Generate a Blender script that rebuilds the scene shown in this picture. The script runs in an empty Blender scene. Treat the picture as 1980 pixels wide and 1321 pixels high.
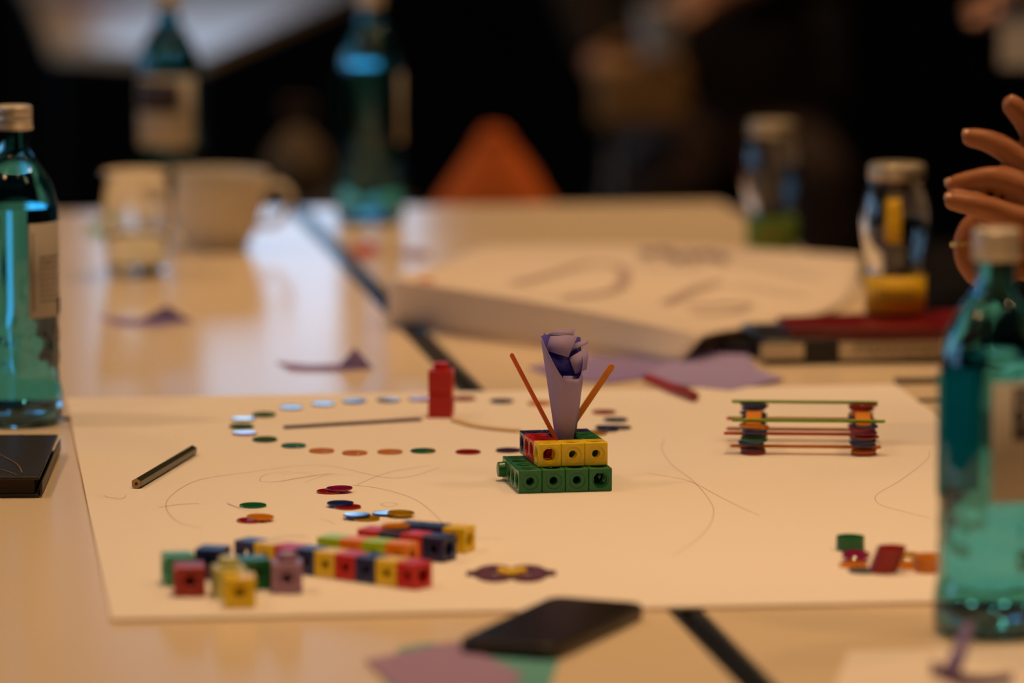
import bpy, math, random
from mathutils import Vector, Matrix, Euler
random.seed(7)
sc = bpy.context.scene
PI = math.pi
D = bpy.data
# ------------------------------------------------------------------ camera
FPX, CX, CY = 9800.0, 990.0, 660.5          # focal length and centre for the 1980x1321 frame
PITCH = math.atan(1310.0 / FPX)
T = 0.75                                     # height of the table top
CAM = Vector((0, 0, T + 0.6156))
cam = D.cameras.new('camera'); camo = D.objects.new('camera', cam); sc.collection.objects.link(camo)
camo.location = CAM; camo.rotation_euler = (PI/2 - PITCH, 0, 0)
cam.sensor_fit = 'HORIZONTAL'; cam.sensor_width = 36; cam.lens = FPX / 1980 * 36
cam.clip_end = 60
cam.dof.use_dof = True; cam.dof.focus_distance = 3.80; cam.dof.aperture_fstop = 3.2
sc.camera = camo
# ------------------------------------------------------------------ world, exposure
w = D.worlds.new('world'); sc.world = w; w.use_nodes = True
w.node_tree.nodes['Background'].inputs[0].default_value = (0.35, 0.6, 1, 1)
w.node_tree.nodes['Background'].inputs[1].default_value = 0.3
vs = sc.view_settings
vs.view_transform = 'Standard'; vs.look = 'None'; vs.exposure = 0.0; vs.gamma = 1.0; vs.use_curve_mapping = False
sc.cycles.use_denoising = True
WARM = (1.0, 0.60, 0.29)
LAMP_W = 12.3
WIN_COL, WIN_STR = (0.36, 0.65, 1.0), 3.2

# ------------------------------------------------------------------ helpers
COL = sc.collection
def ray(px, py):
    u = (px - CX) / FPX; v = (py - CY) / FPX
    return Vector((u, math.cos(PITCH) - v*math.sin(PITCH), -math.sin(PITCH) - v*math.cos(PITCH)))
def G(px, py, h=0.0):
    """point on the plane h metres above the table"""
    d = ray(px, py); t = (T + h - CAM.z) / d.z
    return CAM + d * t
def P(px, py, Z):
    return CAM + ray(px, py) * Z

MATS = {}
def nodes_of(name):
    m = D.materials.new(name); m.use_nodes = True
    nt = m.node_tree
    return m, nt, nt.nodes['Principled BSDF']
def mat(name, col, rough=0.5, spec=0.5, metal=0.0, noise=0.0, nscale=60, bump=0.0, coat=0.0, sheen=0.0, trans=0.0, ior=1.45, sss=0.0, vcol=None):
    if name in MATS: return MATS[name]
    m, nt, b = nodes_of(name)
    b.inputs['Base Color'].default_value = (*col, 1)
    b.inputs['Roughness'].default_value = rough
    b.inputs['Specular IOR Level'].default_value = spec
    b.inputs['Metallic'].default_value = metal
    b.inputs['Coat Weight'].default_value = coat
    b.inputs['Transmission Weight'].default_value = trans
    b.inputs['IOR'].default_value = ior
    if sss:
        b.inputs['Subsurface Weight'].default_value = sss
        b.inputs['Subsurface Radius'].default_value = (0.004, 0.0015, 0.0007)
        b.inputs['Subsurface Scale'].default_value = 1.0
    if noise or bump:
        tc = nt.nodes.new('ShaderNodeTexCoord'); nz = nt.nodes.new('ShaderNodeTexNoise')
        nz.inputs['Scale'].default_value = nscale; nz.inputs['Detail'].default_value = 6
        nt.links.new(tc.outputs['Object'], nz.inputs['Vector'])
        if noise:
            mx = nt.nodes.new('ShaderNodeMix'); mx.data_type = 'RGBA'
            c2 = vcol or tuple(max(0, c * (1 - noise)) for c in col)
            mx.inputs[6].default_value = (*col, 1); mx.inputs[7].default_value = (*c2, 1)
            nt.links.new(nz.outputs['Fac'], mx.inputs[0]); nt.links.new(mx.outputs[2], b.inputs['Base Color'])
        if bump:
            bp = nt.nodes.new('ShaderNodeBump'); bp.inputs['Strength'].default_value = bump; bp.inputs['Distance'].default_value = 0.001
            nt.links.new(nz.outputs['Fac'], bp.inputs['Height']); nt.links.new(bp.outputs['Normal'], b.inputs['Normal'])
    MATS[name] = m
    return m
def tint(name, col, body=0.35, through=None):
    """see-through coloured plastic: tinted pass-through, some body colour, clear gloss on top"""
    if name in MATS: return MATS[name]
    m = D.materials.new(name); m.use_nodes = True; nt = m.node_tree; nt.nodes.clear()
    out = nt.nodes.new('ShaderNodeOutputMaterial')
    tr = nt.nodes.new('ShaderNodeBsdfTransparent'); tr.inputs[0].default_value = (*(through or tuple(c**0.5 for c in col)), 1)
    df = nt.nodes.new('ShaderNodeBsdfDiffuse'); df.inputs[0].default_value = (*col, 1)
    gl = nt.nodes.new('ShaderNodeBsdfGlossy'); gl.inputs['Roughness'].default_value = 0.03
    m1 = nt.nodes.new('ShaderNodeMixShader'); m1.inputs[0].default_value = body
    fr = nt.nodes.new('ShaderNodeFresnel'); fr.inputs[0].default_value = 1.8
    m2 = nt.nodes.new('ShaderNodeMixShader')
    L = nt.links.new
    L(tr.outputs[0], m1.inputs[1]); L(df.outputs[0], m1.inputs[2])
    L(fr.outputs[0], m2.inputs[0]); L(m1.outputs[0], m2.inputs[1]); L(gl.outputs[0], m2.inputs[2])
    L(m2.outputs[0], out.inputs[0])
    MATS[name] = m
    return m
def emit(name, col, s):
    if name in MATS: return MATS[name]
    m, nt, b = nodes_of(name)
    b.inputs['Base Color'].default_value = (0.02, 0.02, 0.02, 1)
    b.inputs['Emission Color'].default_value = (*col, 1); b.inputs['Emission Strength'].default_value = s
    MATS[name] = m
    return m

class MB:
    def __init__(s): s.v = []; s.f = []
    def add(s, vs, fs):
        o = len(s.v); s.v += [tuple(v) for v in vs]; s.f += [tuple(i + o for i in f) for f in fs]; return s
    def box(s, x0, x1, y0, y1, z0, z1):
        v = [(x, y, z) for z in (z0, z1) for y in (y0, y1) for x in (x0, x1)]
        return s.add(v, [(0,2,3,1), (4,5,7,6), (0,1,5,4), (2,6,7,3), (0,4,6,2), (1,3,7,5)])
    def lathe(s, prof, n=32, c=(0,0,0), a0=0, a1=2*PI, rmod=None):
        full = abs(a1 - a0 - 2*PI) < 1e-6
        m = n if full else n + 1
        vs = []
        for (r, z) in prof:
            for i in range(m):
                a = a0 + (a1 - a0) * i / n
                rr = r + (rmod(a, z) if rmod else 0)
                vs.append((c[0] + rr*math.cos(a), c[1] + rr*math.sin(a), c[2] + z))
        fs = []
        for j in range(len(prof) - 1):
            for i in range(n):
                k = (i + 1) % m
                fs.append((j*m + i, j*m + k, (j+1)*m + k, (j+1)*m + i))
        if full:
            if prof[0][0] > 1e-7 and s.__dict__.get('cap', True): fs.append(tuple(reversed(range(m))))
            if prof[-1][0] > 1e-7 and s.__dict__.get('cap', True): fs.append(tuple((len(prof)-1)*m + i for i in range(m)))
        return s.add(vs, fs)
    def prism(s, pts, off):
        """closed slab: polygon pts (3-D, ordered) and the same moved by off"""
        n = len(pts); off = Vector(off)
        vs = [Vector(p) for p in pts] + [Vector(p) + off for p in pts]
        fs = [tuple(reversed(range(n))), tuple(range(n, 2*n))] + [(i, (i+1) % n, n + (i+1) % n, n + i) for i in range(n)]
        return s.add(vs, fs)
    def tube(s, pts, rad, n=10, flat=1.0, up=Vector((0,0,1))):
        pts = [Vector(p) for p in pts]
        rads = rad if isinstance(rad, (list, tuple)) else [rad]*len(pts)
        vs = []
        for i, p in enumerate(pts):
            d = (pts[min(i+1, len(pts)-1)] - pts[max(i-1, 0)]).normalized()
            x = d.cross(up)
            if x.length < 1e-4: x = d.cross(Vector((1,0,0)))
            x.normalize(); y = x.cross(d).normalized()
            for k in range(n):
                a = 2*PI*k/n
                vs.append(p + x*math.cos(a)*rads[i] + y*math.sin(a)*rads[i]*flat)
        fs = []
        for i in range(len(pts)-1):
            for k in range(n):
                fs.append((i*n+k, i*n+(k+1)%n, (i+1)*n+(k+1)%n, (i+1)*n+k))
        fs.append(tuple(reversed(range(n)))); fs.append(tuple((len(pts)-1)*n+k for k in range(n)))
        return s.add(vs, fs)
    def ball(s, c, r, n=16, m=10, sc_=(1,1,1)):
        vs = []; fs = []
        for j in range(1, m):
            t = PI*j/m
            for i in range(n):
                a = 2*PI*i/n
                vs.append((c[0]+r*sc_[0]*math.sin(t)*math.cos(a), c[1]+r*sc_[1]*math.sin(t)*math.sin(a), c[2]+r*sc_[2]*math.cos(t)))
        top = len(vs); vs.append((c[0], c[1], c[2]+r*sc_[2])); bot = len(vs); vs.append((c[0], c[1], c[2]-r*sc_[2]))
        for j in range(m-2):
            for i in range(n):
                fs.append((j*n+i, (j+1)*n+i, (j+1)*n+(i+1)%n, j*n+(i+1)%n))
        for i in range(n):
            fs.append((top, i, (i+1)%n)); fs.append((bot, (m-2)*n+(i+1)%n, (m-2)*n+i))
        return s.add(vs, fs)
    def cone(s, p0, r0, p1, r1, n=14):
        """tapered capsule"""
        p0 = Vector(p0); p1 = Vector(p1)
        s.ball(p0, r0, n, 10); s.ball(p1, r1, n, 10)
        if (p1-p0).length > 1e-5: s.tube([p0, p1], [r0, r1], n)
        return s
    def mesh(s, name, m=None, angle=35, origin=None):
        me = D.meshes.new(name)
        o = Vector(origin) if origin is not None else Vector((0,0,0))
        me.from_pydata([tuple(Vector(v) - o) for v in s.v], [], s.f)
        me.validate(); me.update()
        if m: me.materials.append(m)
        for p in me.polygons: p.use_smooth = True
        me.set_sharp_from_angle(angle=math.radians(angle))
        return me
    def build(s, name, m=None, parent=None, angle=35, origin=None):
        me = s.mesh(name, m, angle, origin)
        o = D.objects.new(name, me); COL.objects.link(o)
        if origin is not None and parent is None: o.location = origin
        if parent is not None: o.parent = parent
        return o
def link(name, me, parent=None, loc=(0,0,0), rot=(0,0,0)):
    o = D.objects.new(name, me); COL.objects.link(o); o.location = loc; o.rotation_euler = rot
    if parent is not None: o.parent = parent
    return o
def tag(o, label, cat, group=None, kind=None):
    if label: o['label'] = label
    if cat: o['category'] = cat
    if group: o['group'] = group
    if kind: o['kind'] = kind
    return o
def thing(name, label, cat, loc=(0,0,0), rz=0, group=None):
    o = D.objects.new(name, None); COL.objects.link(o); o.location = loc; o.rotation_euler = (0,0,rz)
    o.empty_display_size = 0.02
    return tag(o, label, cat, group)
def bevel(o, wd, seg=3):
    md = o.modifiers.new('bevel', 'BEVEL'); md.width = wd; md.segments = seg; md.limit_method = 'ANGLE'; md.angle_limit = math.radians(40)
    return o
def spline(pts, n=8, closed=False):
    pts = [Vector(p) for p in pts]; out = []
    m = len(pts)
    rng = range(m) if closed else range(m-1)
    for i in rng:
        if closed: a, b, c, d = pts[(i-1)%m], pts[i], pts[(i+1)%m], pts[(i+2)%m]
        else: a, b, c, d = pts[max(i-1,0)], pts[i], pts[i+1], pts[min(i+2,m-1)]
        for k in range(n):
            t = k/n
            out.append(0.5*((2*b) + (c-a)*t + (2*a-5*b+4*c-d)*t*t + (3*b-a-3*c+d)*t**3))
    if not closed: out.append(pts[-1])
    return out
def ribbon(pts, wd, nrm=Vector((0,0,1))):
    """flat stroke of width wd along pts, lying on a surface with normal nrm"""
    mb = MB(); vs = []; fs = []
    for i, p in enumerate(pts):
        d = (Vector(pts[min(i+1,len(pts)-1)]) - Vector(pts[max(i-1,0)])).normalized()
        s = d.cross(nrm).normalized() * wd/2
        vs += [Vector(p)+s, Vector(p)-s]
    for i in range(len(pts)-1): fs.append((2*i, 2*i+1, 2*i+3, 2*i+2))
    return mb.add(vs, fs)
def fuse(mb, voxel, smooth=8, name='body'):
    """one continuous surface grown over overlapping tapered volumes"""
    me = mb.mesh(name + '_src', None, 180)
    o = D.objects.new(name + '_src', me); COL.objects.link(o)
    r = o.modifiers.new('r', 'REMESH'); r.mode = 'VOXEL'; r.voxel_size = voxel; r.use_smooth_shade = True
    s = o.modifiers.new('s', 'SMOOTH'); s.factor = 0.5; s.iterations = smooth
    dg = bpy.context.evaluated_depsgraph_get(); dg.update()
    out = D.meshes.new_from_object(o.evaluated_get(dg)); out.name = name
    D.objects.remove(o); D.meshes.remove(me)
    for p in out.polygons: p.use_smooth = True
    return out

# ------------------------------------------------------------------ room
M_wall = mat('dark_panel_wall', (0.018, 0.012, 0.010), 0.8, 0.2, noise=0.5, nscale=4)
M_side = mat('brown_wall', (0.09, 0.065, 0.05), 0.8, 0.3, noise=0.2, nscale=3)
M_ceil = mat('ceiling_paint', (0.32, 0.28, 0.24), 0.9, 0.2)
M_floor = mat('dark_carpet', (0.016, 0.013, 0.013), 0.95, 0.1, noise=0.6, nscale=300, bump=0.4)
M_black = mat('black_plastic', (0.012, 0.012, 0.014), 0.32, 0.5)
M_metal = mat('grey_metal', (0.45, 0.44, 0.43), 0.3, 0.5, metal=1.0)
X0, X1, Y0, Y1, ZC = -4.6, 4.4, -3.0, 11.0, 3.0
def struct(name, mb, m):
    o = mb.build(name, m); o['kind'] = 'structure'; return o
struct('floor', MB().box(X0, X1, Y0, Y1, -0.1, 0), M_floor)
struct('ceiling', MB().box(X0, X1, Y0, Y1, ZC, ZC+0.1), M_ceil)
struct('wall_right', MB().box(X1, X1+0.1, Y0, Y1, 0, ZC), M_side)
struct('wall_front', MB().box(X0, X1, Y0-0.1, Y0, 0, ZC), M_side)
# back wall with a band window, left wall with two windows
bwx0, bwx1, bwz0, bwz1 = -0.95, -0.16, 1.02, 1.84
wb = MB().box(X0, X1, Y1, Y1+0.12, 0, bwz0).box(X0, X1, Y1, Y1+0.12, bwz1, ZC).box(X0, bwx0, Y1, Y1+0.12, bwz0, bwz1).box(bwx1, X1, Y1, Y1+0.12, bwz0, bwz1)
struct('wall_back', wb, M_wall)
lw = [(3.2, 4.8), (6.2, 8.6)]; lz0, lz1 = 0.95, 2.3
wl = MB().box(X0-0.12, X0, Y0, Y1, 0, lz0).box(X0-0.12, X0, Y0, Y1, lz1, ZC)
ys = [Y0] + [q for a in lw for q in a] + [Y1]
for i in range(0, len(ys), 2): wl.box(X0-0.12, X0, ys[i], ys[i+1], lz0, lz1)
struct('wall_left', wl, M_side)
M_day = emit('daylit_pane', WIN_COL, WIN_STR)
M_frame = mat('window_frame_paint', (0.25, 0.25, 0.26), 0.5)
M_day2 = emit('daylit_pane_side', WIN_COL, WIN_STR*.7)
def window(name, a, b, z0, z1, axis, at, n):
    w_ = D.objects.new(name, None); COL.objects.link(w_); w_['kind'] = 'structure'
    f = 0.05
    step = (b - a) / n
    for i in range(n):
        p0, p1 = a + i*step + (f if i == 0 else f/2), a + (i+1)*step - (f if i == n-1 else f/2)
        mb = MB()
        if axis == 'x': mb.box(p0, p1, at+0.05, at+0.06, z0+f, z1-f)
        else: mb.box(at-0.06, at-0.05, p0, p1, z0+f, z1-f)
        mb.build('pane', M_day if axis == 'x' else M_day2, w_)
    fr = MB()
    bars = [(a, b, z0, z0+f), (a, b, z1-f, z1), (a, a+f, z0+f, z1-f), (b-f, b, z0+f, z1-f)]
    bars += [(a+i*step-f/2, a+i*step+f/2, z0+f, z1-f) for i in range(1, n)]
    for i, (p0, p1, q0, q1) in enumerate(bars):
        mb = MB()
        if axis == 'x': mb.box(p0, p1, at+0.02, at+0.09, q0, q1)
        else: mb.box(at-0.09, at-0.02, p0, p1, q0, q1)
        mb.build('window_frame', M_frame, w_)
window('window_1', bwx0, bwx1, bwz0, bwz1, 'x', Y1, 1)
for i, (a, b) in enumerate(lw): window('window_%d' % (i+2), a, b, lz0, lz1, 'y', X0, 2)

# ceiling downlights over the tables
M_lamp = emit('lamp_disc', (1.0, 0.72, 0.42), 14)
M_lampring = mat('lamp_ring', (0.5, 0.48, 0.45), 0.4)
rows = ['nearest', 'second', 'third', 'fourth', 'farthest']
for j, y in enumerate((2.7, 4.1, 5.5, 6.9, 8.3)):
    for i, x in enumerate((-1.5, 0.16, 1.5) if j < 4 else (-1.2, 0.7)):  # last row is an added pair that brightens the far table and cup
        L = thing('ceiling_downlight', 'round ceiling downlight, %s row from the camera, %s above the tables' % (rows[j], ('left one', 'middle one', 'right one')[i] if j < 4 else ('left of two added', 'right of two added')[i]), 'light', (x, y, ZC), group='ceiling downlights')
        MB().lathe([(0.085, -0.001), (0.10, -0.001), (0.104, -0.012), (0.088, -0.016), (0.085, -0.001)], 32).build('ring', M_lampring, L)
        MB().lathe([(0.086, -0.004), (0.0, -0.004)], 32).build('diffuser', M_lamp, L)
        li = D.lights.new('lamp', 'SPOT'); mid = (x == 0.16); li.energy = LAMP_W * (7.2 if mid else 3.4); li.color = WARM; li.shadow_soft_size = 0.085
        li.spot_size = math.radians(66 if mid else 105); li.spot_blend = 1.0 if mid else 0.7
        lo = D.objects.new('lamp', li); COL.objects.link(lo); lo.location = (0, 0, -0.03); lo.parent = L

# ------------------------------------------------------------------ tables
def mat_table():
    m, nt, b = nodes_of('white_laminate')
    b.inputs['Base Color'].default_value = (0.80, 0.66, 0.48, 1)
    b.inputs['Roughness'].default_value = 0.2; b.inputs['Specular IOR Level'].default_value = 0.12
    tc = nt.nodes.new('ShaderNodeTexCoord'); nz = nt.nodes.new('ShaderNodeTexNoise'); nz.inputs['Scale'].default_value = 900
    bp = nt.nodes.new('ShaderNodeBump'); bp.inputs['Strength'].default_value = 0.04; bp.inputs['Distance'].default_value = 0.0005
    nt.links.new(tc.outputs['Object'], nz.inputs['Vector']); nt.links.new(nz.outputs['Fac'], bp.inputs['Height']); nt.links.new(bp.outputs['Normal'], b.inputs['Normal'])
    return m
M_table = mat_table()
M_edge = mat('black_edge_band', (0.02, 0.022, 0.028), 0.25, 0.6)
sA, sB = G(573, 405), G(1392, 1250)             # two points on the joint between the tables
ax = (sA - sB); ax.z = 0; ax.normalize()         # long axis, away from the camera
rt = Vector((ax.y, -ax.x, 0))                    # across, to the right
TW, TL = 0.50, 1.60
gap = 0.0035
M_leg = mat('chrome_leg', (0.5, 0.5, 0.5), 0.25, 0.5, metal=1.0)
tang = math.atan2(ax.y, ax.x) - PI/2
def table(label, side, k):
    """side -1 left / +1 right; k 0 far, 1 near"""
    far = sA + ax * 0.02
    c = far - ax * (TL * (k + 0.5) + k * 0.002) + rt * side * (TW/2 + gap/2)
    t = thing('folding_table', label, 'table', (c.x, c.y, 0), tang, 'four folding tables pushed together')
    e = 0.010
    top = MB().box(-TW/2+e, TW/2-e, -TL/2+e, TL/2-e, T-0.024, T).build('table_top', M_table, t)
    for s in (-1, 1):
        bevel(MB().box(s*(TW/2)-(e if s > 0 else 0), s*(TW/2)+(e if s < 0 else 0), -TL/2, TL/2, T-0.0245, T-0.0004).build('edge_band', M_edge, t), 0.003)
        bevel(MB().box(-TW/2+e, TW/2-e, s*(TL/2)-(e if s > 0 else 0), s*(TL/2)+(e if s < 0 else 0), T-0.0245, T-0.0004).build('edge_band', M_edge, t), 0.003)
    for sx in (-1, 1):
        for sy in (-1, 1):
            MB().tube([(sx*(TW/2-0.05), sy*(TL/2-0.18), 0.0), (sx*(TW/2-0.05), sy*(TL/2-0.18), T-0.025)], 0.014, 14).build('leg', M_leg, t)
    for sy in (-1, 1):
        MB().tube([(-TW/2+0.05, sy*(TL/2-0.18), 0.12), (TW/2-0.05, sy*(TL/2-0.18), 0.12)], 0.010, 12).build('crossbar', M_leg, t)
    return t
table('white laminate table under the mug, far table of the pair left of the joint', -1, 0)
table('white laminate table under the notebook, near table of the pair left of the joint', -1, 1)
table('white laminate table under the big drawn sheet, far table right of the joint', 1, 0)
table('white laminate table under the foreground bottle, near table right of the joint', 1, 1)

# ------------------------------------------------------------------ flipchart pad
M_pad = mat('cream_paper', (0.86, 0.80, 0.745), 0.85, 0.2, noise=0.03, nscale=500, bump=0.03)
M_padedge = mat('paper_edge', (0.74, 0.60, 0.50), 0.9, 0.1)
PH = 0.0026
c0 = G(215, 1197, PH); c1 = G(128, 770, PH); c3 = G(1723, 737, PH)
vdir = (c1 - c0); vdir.z = 0; vdir.normalize(); udir = Vector((vdir.y, -vdir.x, 0))
wpad = (c3 - c1).dot(udir)
c2 = c1 + udir*wpad; cN = c0 + udir*wpad
pad = thing('flipchart_pad', 'large pad of cream flipchart paper with faint pencil lines, under the building blocks', 'paper pad', (c0.x, c0.y, T))
lp = lambda v: Vector((v.x - c0.x, v.y - c0.y, v.z - T))
corners = [lp(c0), lp(cN), lp(c2), lp(c1)]
for p in corners: p.z = 0.0003
bevel(MB().prism(corners, (0, 0, PH-0.0008)).build('sheet_stack', M_padedge, pad), 0.0006)
tp = [Vector((p.x, p.y, PH-0.0005)) for p in corners]
MB().prism(tp, (0, 0, 0.0005)).build('top_sheet', M_pad, pad)
M_pencil = mat('pencil_graphite', (0.46, 0.38, 0.34), 0.7)
def pencil(pts, wd=0.0005):
    wd = min(wd, 0.0011)
    q = spline([lp(G(x, y, PH)) + Vector((0, 0, 0.00012)) for x, y in pts], 10)
    ribbon(q, wd).build('pencil_line', M_pencil, pad)
pencil([(850,905),(760,925),(620,900),(470,915),(380,930),(330,960),(322,985),(345,1010),(390,1022)], 0.0006)
pencil([(680,938),(740,946),(800,965),(840,995),(862,1020)], 0.0006)
pencil([(690,938),(720,925),(760,912),(830,900)], 0.0006)
pencil([(560,912),(515,918),(503,930),(530,932),(580,925),(640,915)])
pencil([(545,918),(580,914),(610,918)]); pencil([(543,932),(590,922),(650,916)]); pencil([(590,933),(630,920),(668,920)])
pencil([(306,982),(345,976),(385,974)], 0.0018); pencil([(186,963),(215,962),(235,965),(244,958)]); pencil([(200,958),(225,966),(243,962)])
pencil([(438,972),(455,980),(470,986),(500,990)]); pencil([(440,975),(462,983)], 0.0016)
pencil([(618,1003),(635,1008),(648,1014)]); pencil([(735,975),(755,972),(768,976),(750,981),(735,975)])
pencil([(525,1042),(560,1036),(590,1036)], 0.0018); pencil([(530,1044),(600,1040)])
pencil([(1285,850),(1280,870),(1300,900),(1340,930),(1370,965),(1380,990),(1370,1020),(1340,1050),(1300,1075)])
pencil([(1250,915),(1330,930),(1390,960),(1440,985),(1470,998)]); pencil([(1797,870),(1792,890),(1740,930),(1705,950),(1692,962),(1700,975),(1730,985),(1800,1003)])
pencil([(905,1043),(940,1042),(972,1042)], 0.0006)

# ------------------------------------------------------------------ linking cubes
def cube_mesh(a, kinds, name, m, knob=None):
    """linking cube of side a centred on the origin; kinds: 6 letters for -x +x -y +y -z +z: r ring, h hole, p plain, k knob"""
    mb = MB(); h = a/2; c = a*0.035; N = 16
    axes = [((-1,0,0),(0,-1,0),(0,0,1)), ((1,0,0),(0,1,0),(0,0,1)), ((0,-1,0),(1,0,0),(0,0,1)), ((0,1,0),(-1,0,0),(0,0,1)), ((0,0,-1),(1,0,0),(0,-1,0)), ((0,0,1),(1,0,0),(0,1,0))]
    for fi, (n, u, v) in enumerate(axes):
        n, u, v = Vector(n), Vector(u), Vector(v); k = kinds[fi]; q = h - c
        def sqp(i):
            t = 2*PI*(i+0.5)/N; x, y = math.cos(t), math.sin(t); s = 1/max(abs(x), abs(y))
            return x*s*q, y*s*q
        # square outline with real corners
        ang = [2*PI*i/N + PI/4 for i in range(N)]
        def sq(t):
            x, y = math.cos(t), math.sin(t); s = q/max(abs(x), abs(y)); return (x*s, y*s)
        loops = [([sq(t) for t in ang], 0.0)]
        circ = lambda r: [(r*math.cos(t), r*math.sin(t)) for t in ang]
        if k == 'r': loops += [(circ(a*.36), 0), (circ(a*.345), -a*.05), (circ(a*.19), -a*.05), (circ(a*.17), -a*.07), (circ(a*.165), -a*.30)]
        elif k == 'h': loops += [(circ(a*.37), 0), (circ(a*.345), -a*.05), (circ(a*.30), -a*.06), (circ(a*.285), -a*.26)]
        elif k == 'k': loops += [(circ(a*.34), 0), (circ(a*.325), a*.26), (circ(a*.29), a*.30)]
        else: loops += [(circ(a*.2), 0)]
        vs = []; fs = []
        for pts, dz in loops:
            for (x, y) in pts: vs.append(u*x + v*y + n*(h + dz))
        for j in range(len(loops)-1):
            for i in range(N): fs.append((j*N+i, j*N+(i+1)%N, (j+1)*N+(i+1)%N, (j+1)*N+i))
        if k not in 'rh': fs.append(tuple((len(loops)-1)*N + i for i in range(N)))
        mb.add(vs, fs)
    q = h - c
    for sx in (-1,1):
        for sy in (-1,1):
            mb.add([(sx*h, sy*q, -q), (sx*q, sy*h, -q), (sx*q, sy*h, q), (sx*h, sy*q, q)], [(0,1,2,3)])
            mb.add([(sx*h, -q, sy*q), (sx*q, -q, sy*h), (sx*q, q, sy*h), (sx*h, q, sy*q)], [(0,1,2,3)])
            mb.add([(-q, sx*h, sy*q), (-q, sx*q, sy*h), (q, sx*q, sy*h), (q, sx*h, sy*q)], [(0,1,2,3)])
            for sz in (-1,1): mb.add([(sx*h, sy*q, sz*q), (sx*q, sy*h, sz*q), (sx*q, sy*q, sz*h)], [(0,1,2)])
    me = mb.mesh(name, m, 30)
    import bmesh
    bm = bmesh.new(); bm.from_mesh(me); bmesh.ops.remove_doubles(bm, verts=bm.verts, dist=1e-6); bmesh.ops.recalc_face_normals(bm, faces=bm.faces); bm.to_mesh(me); bm.free()
    me.set_sharp_from_angle(angle=math.radians(30))
    return me
CUBE_COL = {'green': (0.016, 0.155, 0.045), 'yellow': (0.86, 0.60, 0.008), 'red': (0.60, 0.008, 0.006), 'navy': (0.014, 0.02, 0.11), 'orange': (0.86, 0.27, 0.01),
            'lime': (0.40, 0.66, 0.02), 'teal': (0.03, 0.32, 0.17), 'brick': (0.36, 0.02, 0.02), 'mauve': (0.34, 0.19, 0.33), 'pale': (0.60, 0.60, 0.22), 'scarlet': (0.55, 0.003, 0.002)}
_cm = {}
def cube_me(col, a, kinds):
    key = (col, round(a*1e5), kinds)
    if key not in _cm: _cm[key] = cube_mesh(a, kinds, 'linking_cube', mat('cube_' + col, CUBE_COL[col], 0.28, 0.5))
    return _cm[key]
A = 0.0176
base = G(1003, 955, PH); yaw = math.radians(10)
cb = thing('cube_planter', 'square green base of linking cubes under a yellow, red and navy ring holding the flower', 'cube model', (base.x, base.y, T+PH), yaw)
AA = A + 0.00015
for i in range(4):
    for j in range(4):
        kinds = 'hh' + ('h' if i == 3 else 'r') + 'hhh'
        if i == 0 and j == 3: kinds = 'k' + kinds[1:]
        link('linking_cube', cube_me('green', A, kinds), cb, ((i+.5)*AA, (j+.5)*AA, A/2))
# upper ring, turned a little on the base
up0 = G(1041, 904.5, PH + A)
R2 = Matrix.Rotation(math.radians(1.5), 3, 'Z'); Ryaw = Matrix.Rotation(-yaw, 3, 'Z')
lo = Ryaw @ Vector((up0.x - base.x, up0.y - base.y, 0))
ring = {(0,0):('yellow','h'), (1,0):('yellow','r'), (2,0):('yellow','r'), (0,1):('red','r'), (0,2):('red','r'), (0,3):('navy','r'), (1,3):('navy','r'), (2,3):('navy','r'), (2,1):('green','r'), (2,2):('green','r')}
for (i, j), (c_, k) in ring.items():
    p = lo + R2 @ Vector(((i+.5)*AA, (j+.5)*AA, 0))
    link('linking_cube', cube_me(c_, A, 'hh' + k + 'hhh'), cb, (p.x, p.y, A*1.5 + 0.0001), (0, 0, math.radians(1.5)))
fc = base + Matrix.Rotation(yaw, 3, 'Z') @ (lo + R2 @ Vector((1.5*AA, 2.0*AA, 0)))     # centre of the ring's opening
FZ = (fc - CAM).dot(ray(CX, CY).normalized())
ZR = T + PH + A                                     # floor of the opening

# ------------------------------------------------------------------ paper flower
M_lilac = mat('lilac_paper', (0.40, 0.31, 0.56), 0.85, 0.15, noise=0.10, nscale=350, bump=0.06)
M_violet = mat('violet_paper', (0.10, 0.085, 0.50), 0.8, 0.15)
fx, fy = fc.x + 0.0006, fc.y
fl = thing('paper_flower', 'rolled lilac paper flower with folded petals standing in the cube ring', 'paper flower', (fx, fy, ZR))
def conez(px, py): return P(px, py, FZ)
bx_ = P(1093, 850, FZ)
def fpt(px, py, dz=0.0):
    p = P(px, py, FZ + dz); return Vector((p.x - fx, p.y - fy, p.z - ZR))
# rolled cone with a slanting mouth: each column is a straight line from foot to rim
n = 48; vs = []; fs = []
zt0 = (P(1093, 850, FZ).z - ZR)
mm = 1/ (FPX / FZ)                                   # metres per pixel at the flower
def rim(a):                                          # a measured from +x, counter-clockwise seen from above; front = -90 deg
    yl = 668 - 26*math.cos(a - math.radians(160)) ; yl += 52*max(0, math.cos(a + math.radians(75)))**1.3
    return max(646, min(726, yl))
rows_n = 8
for r_ in range(rows_n + 1):
    for i in range(n):
        a = 2*PI*i/n + 0.0
        ytop = rim(a); t = r_/rows_n
        zb = 0.0004; zt = P(1093, ytop, FZ).z - ZR
        z = zb + (zt - zb)*t
        ypix = 850 - (z - zt0)/mm
        rad = (17.3 + (850 - ypix)*0.138)*mm
        cxm = (0.5 - (850-ypix)*0.006)*mm
        vs.append((cxm + rad*math.cos(a), rad*math.sin(a), z))
for r_ in range(rows_n):
    for i in range(n): fs.append((r_*n+i, r_*n+(i+1)%n, (r_+1)*n+(i+1)%n, (r_+1)*n+i))
cone_o = MB().add(vs, fs).build('rolled_cone', M_lilac, fl)
cone_o.data.materials.append(M_violet)
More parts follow.
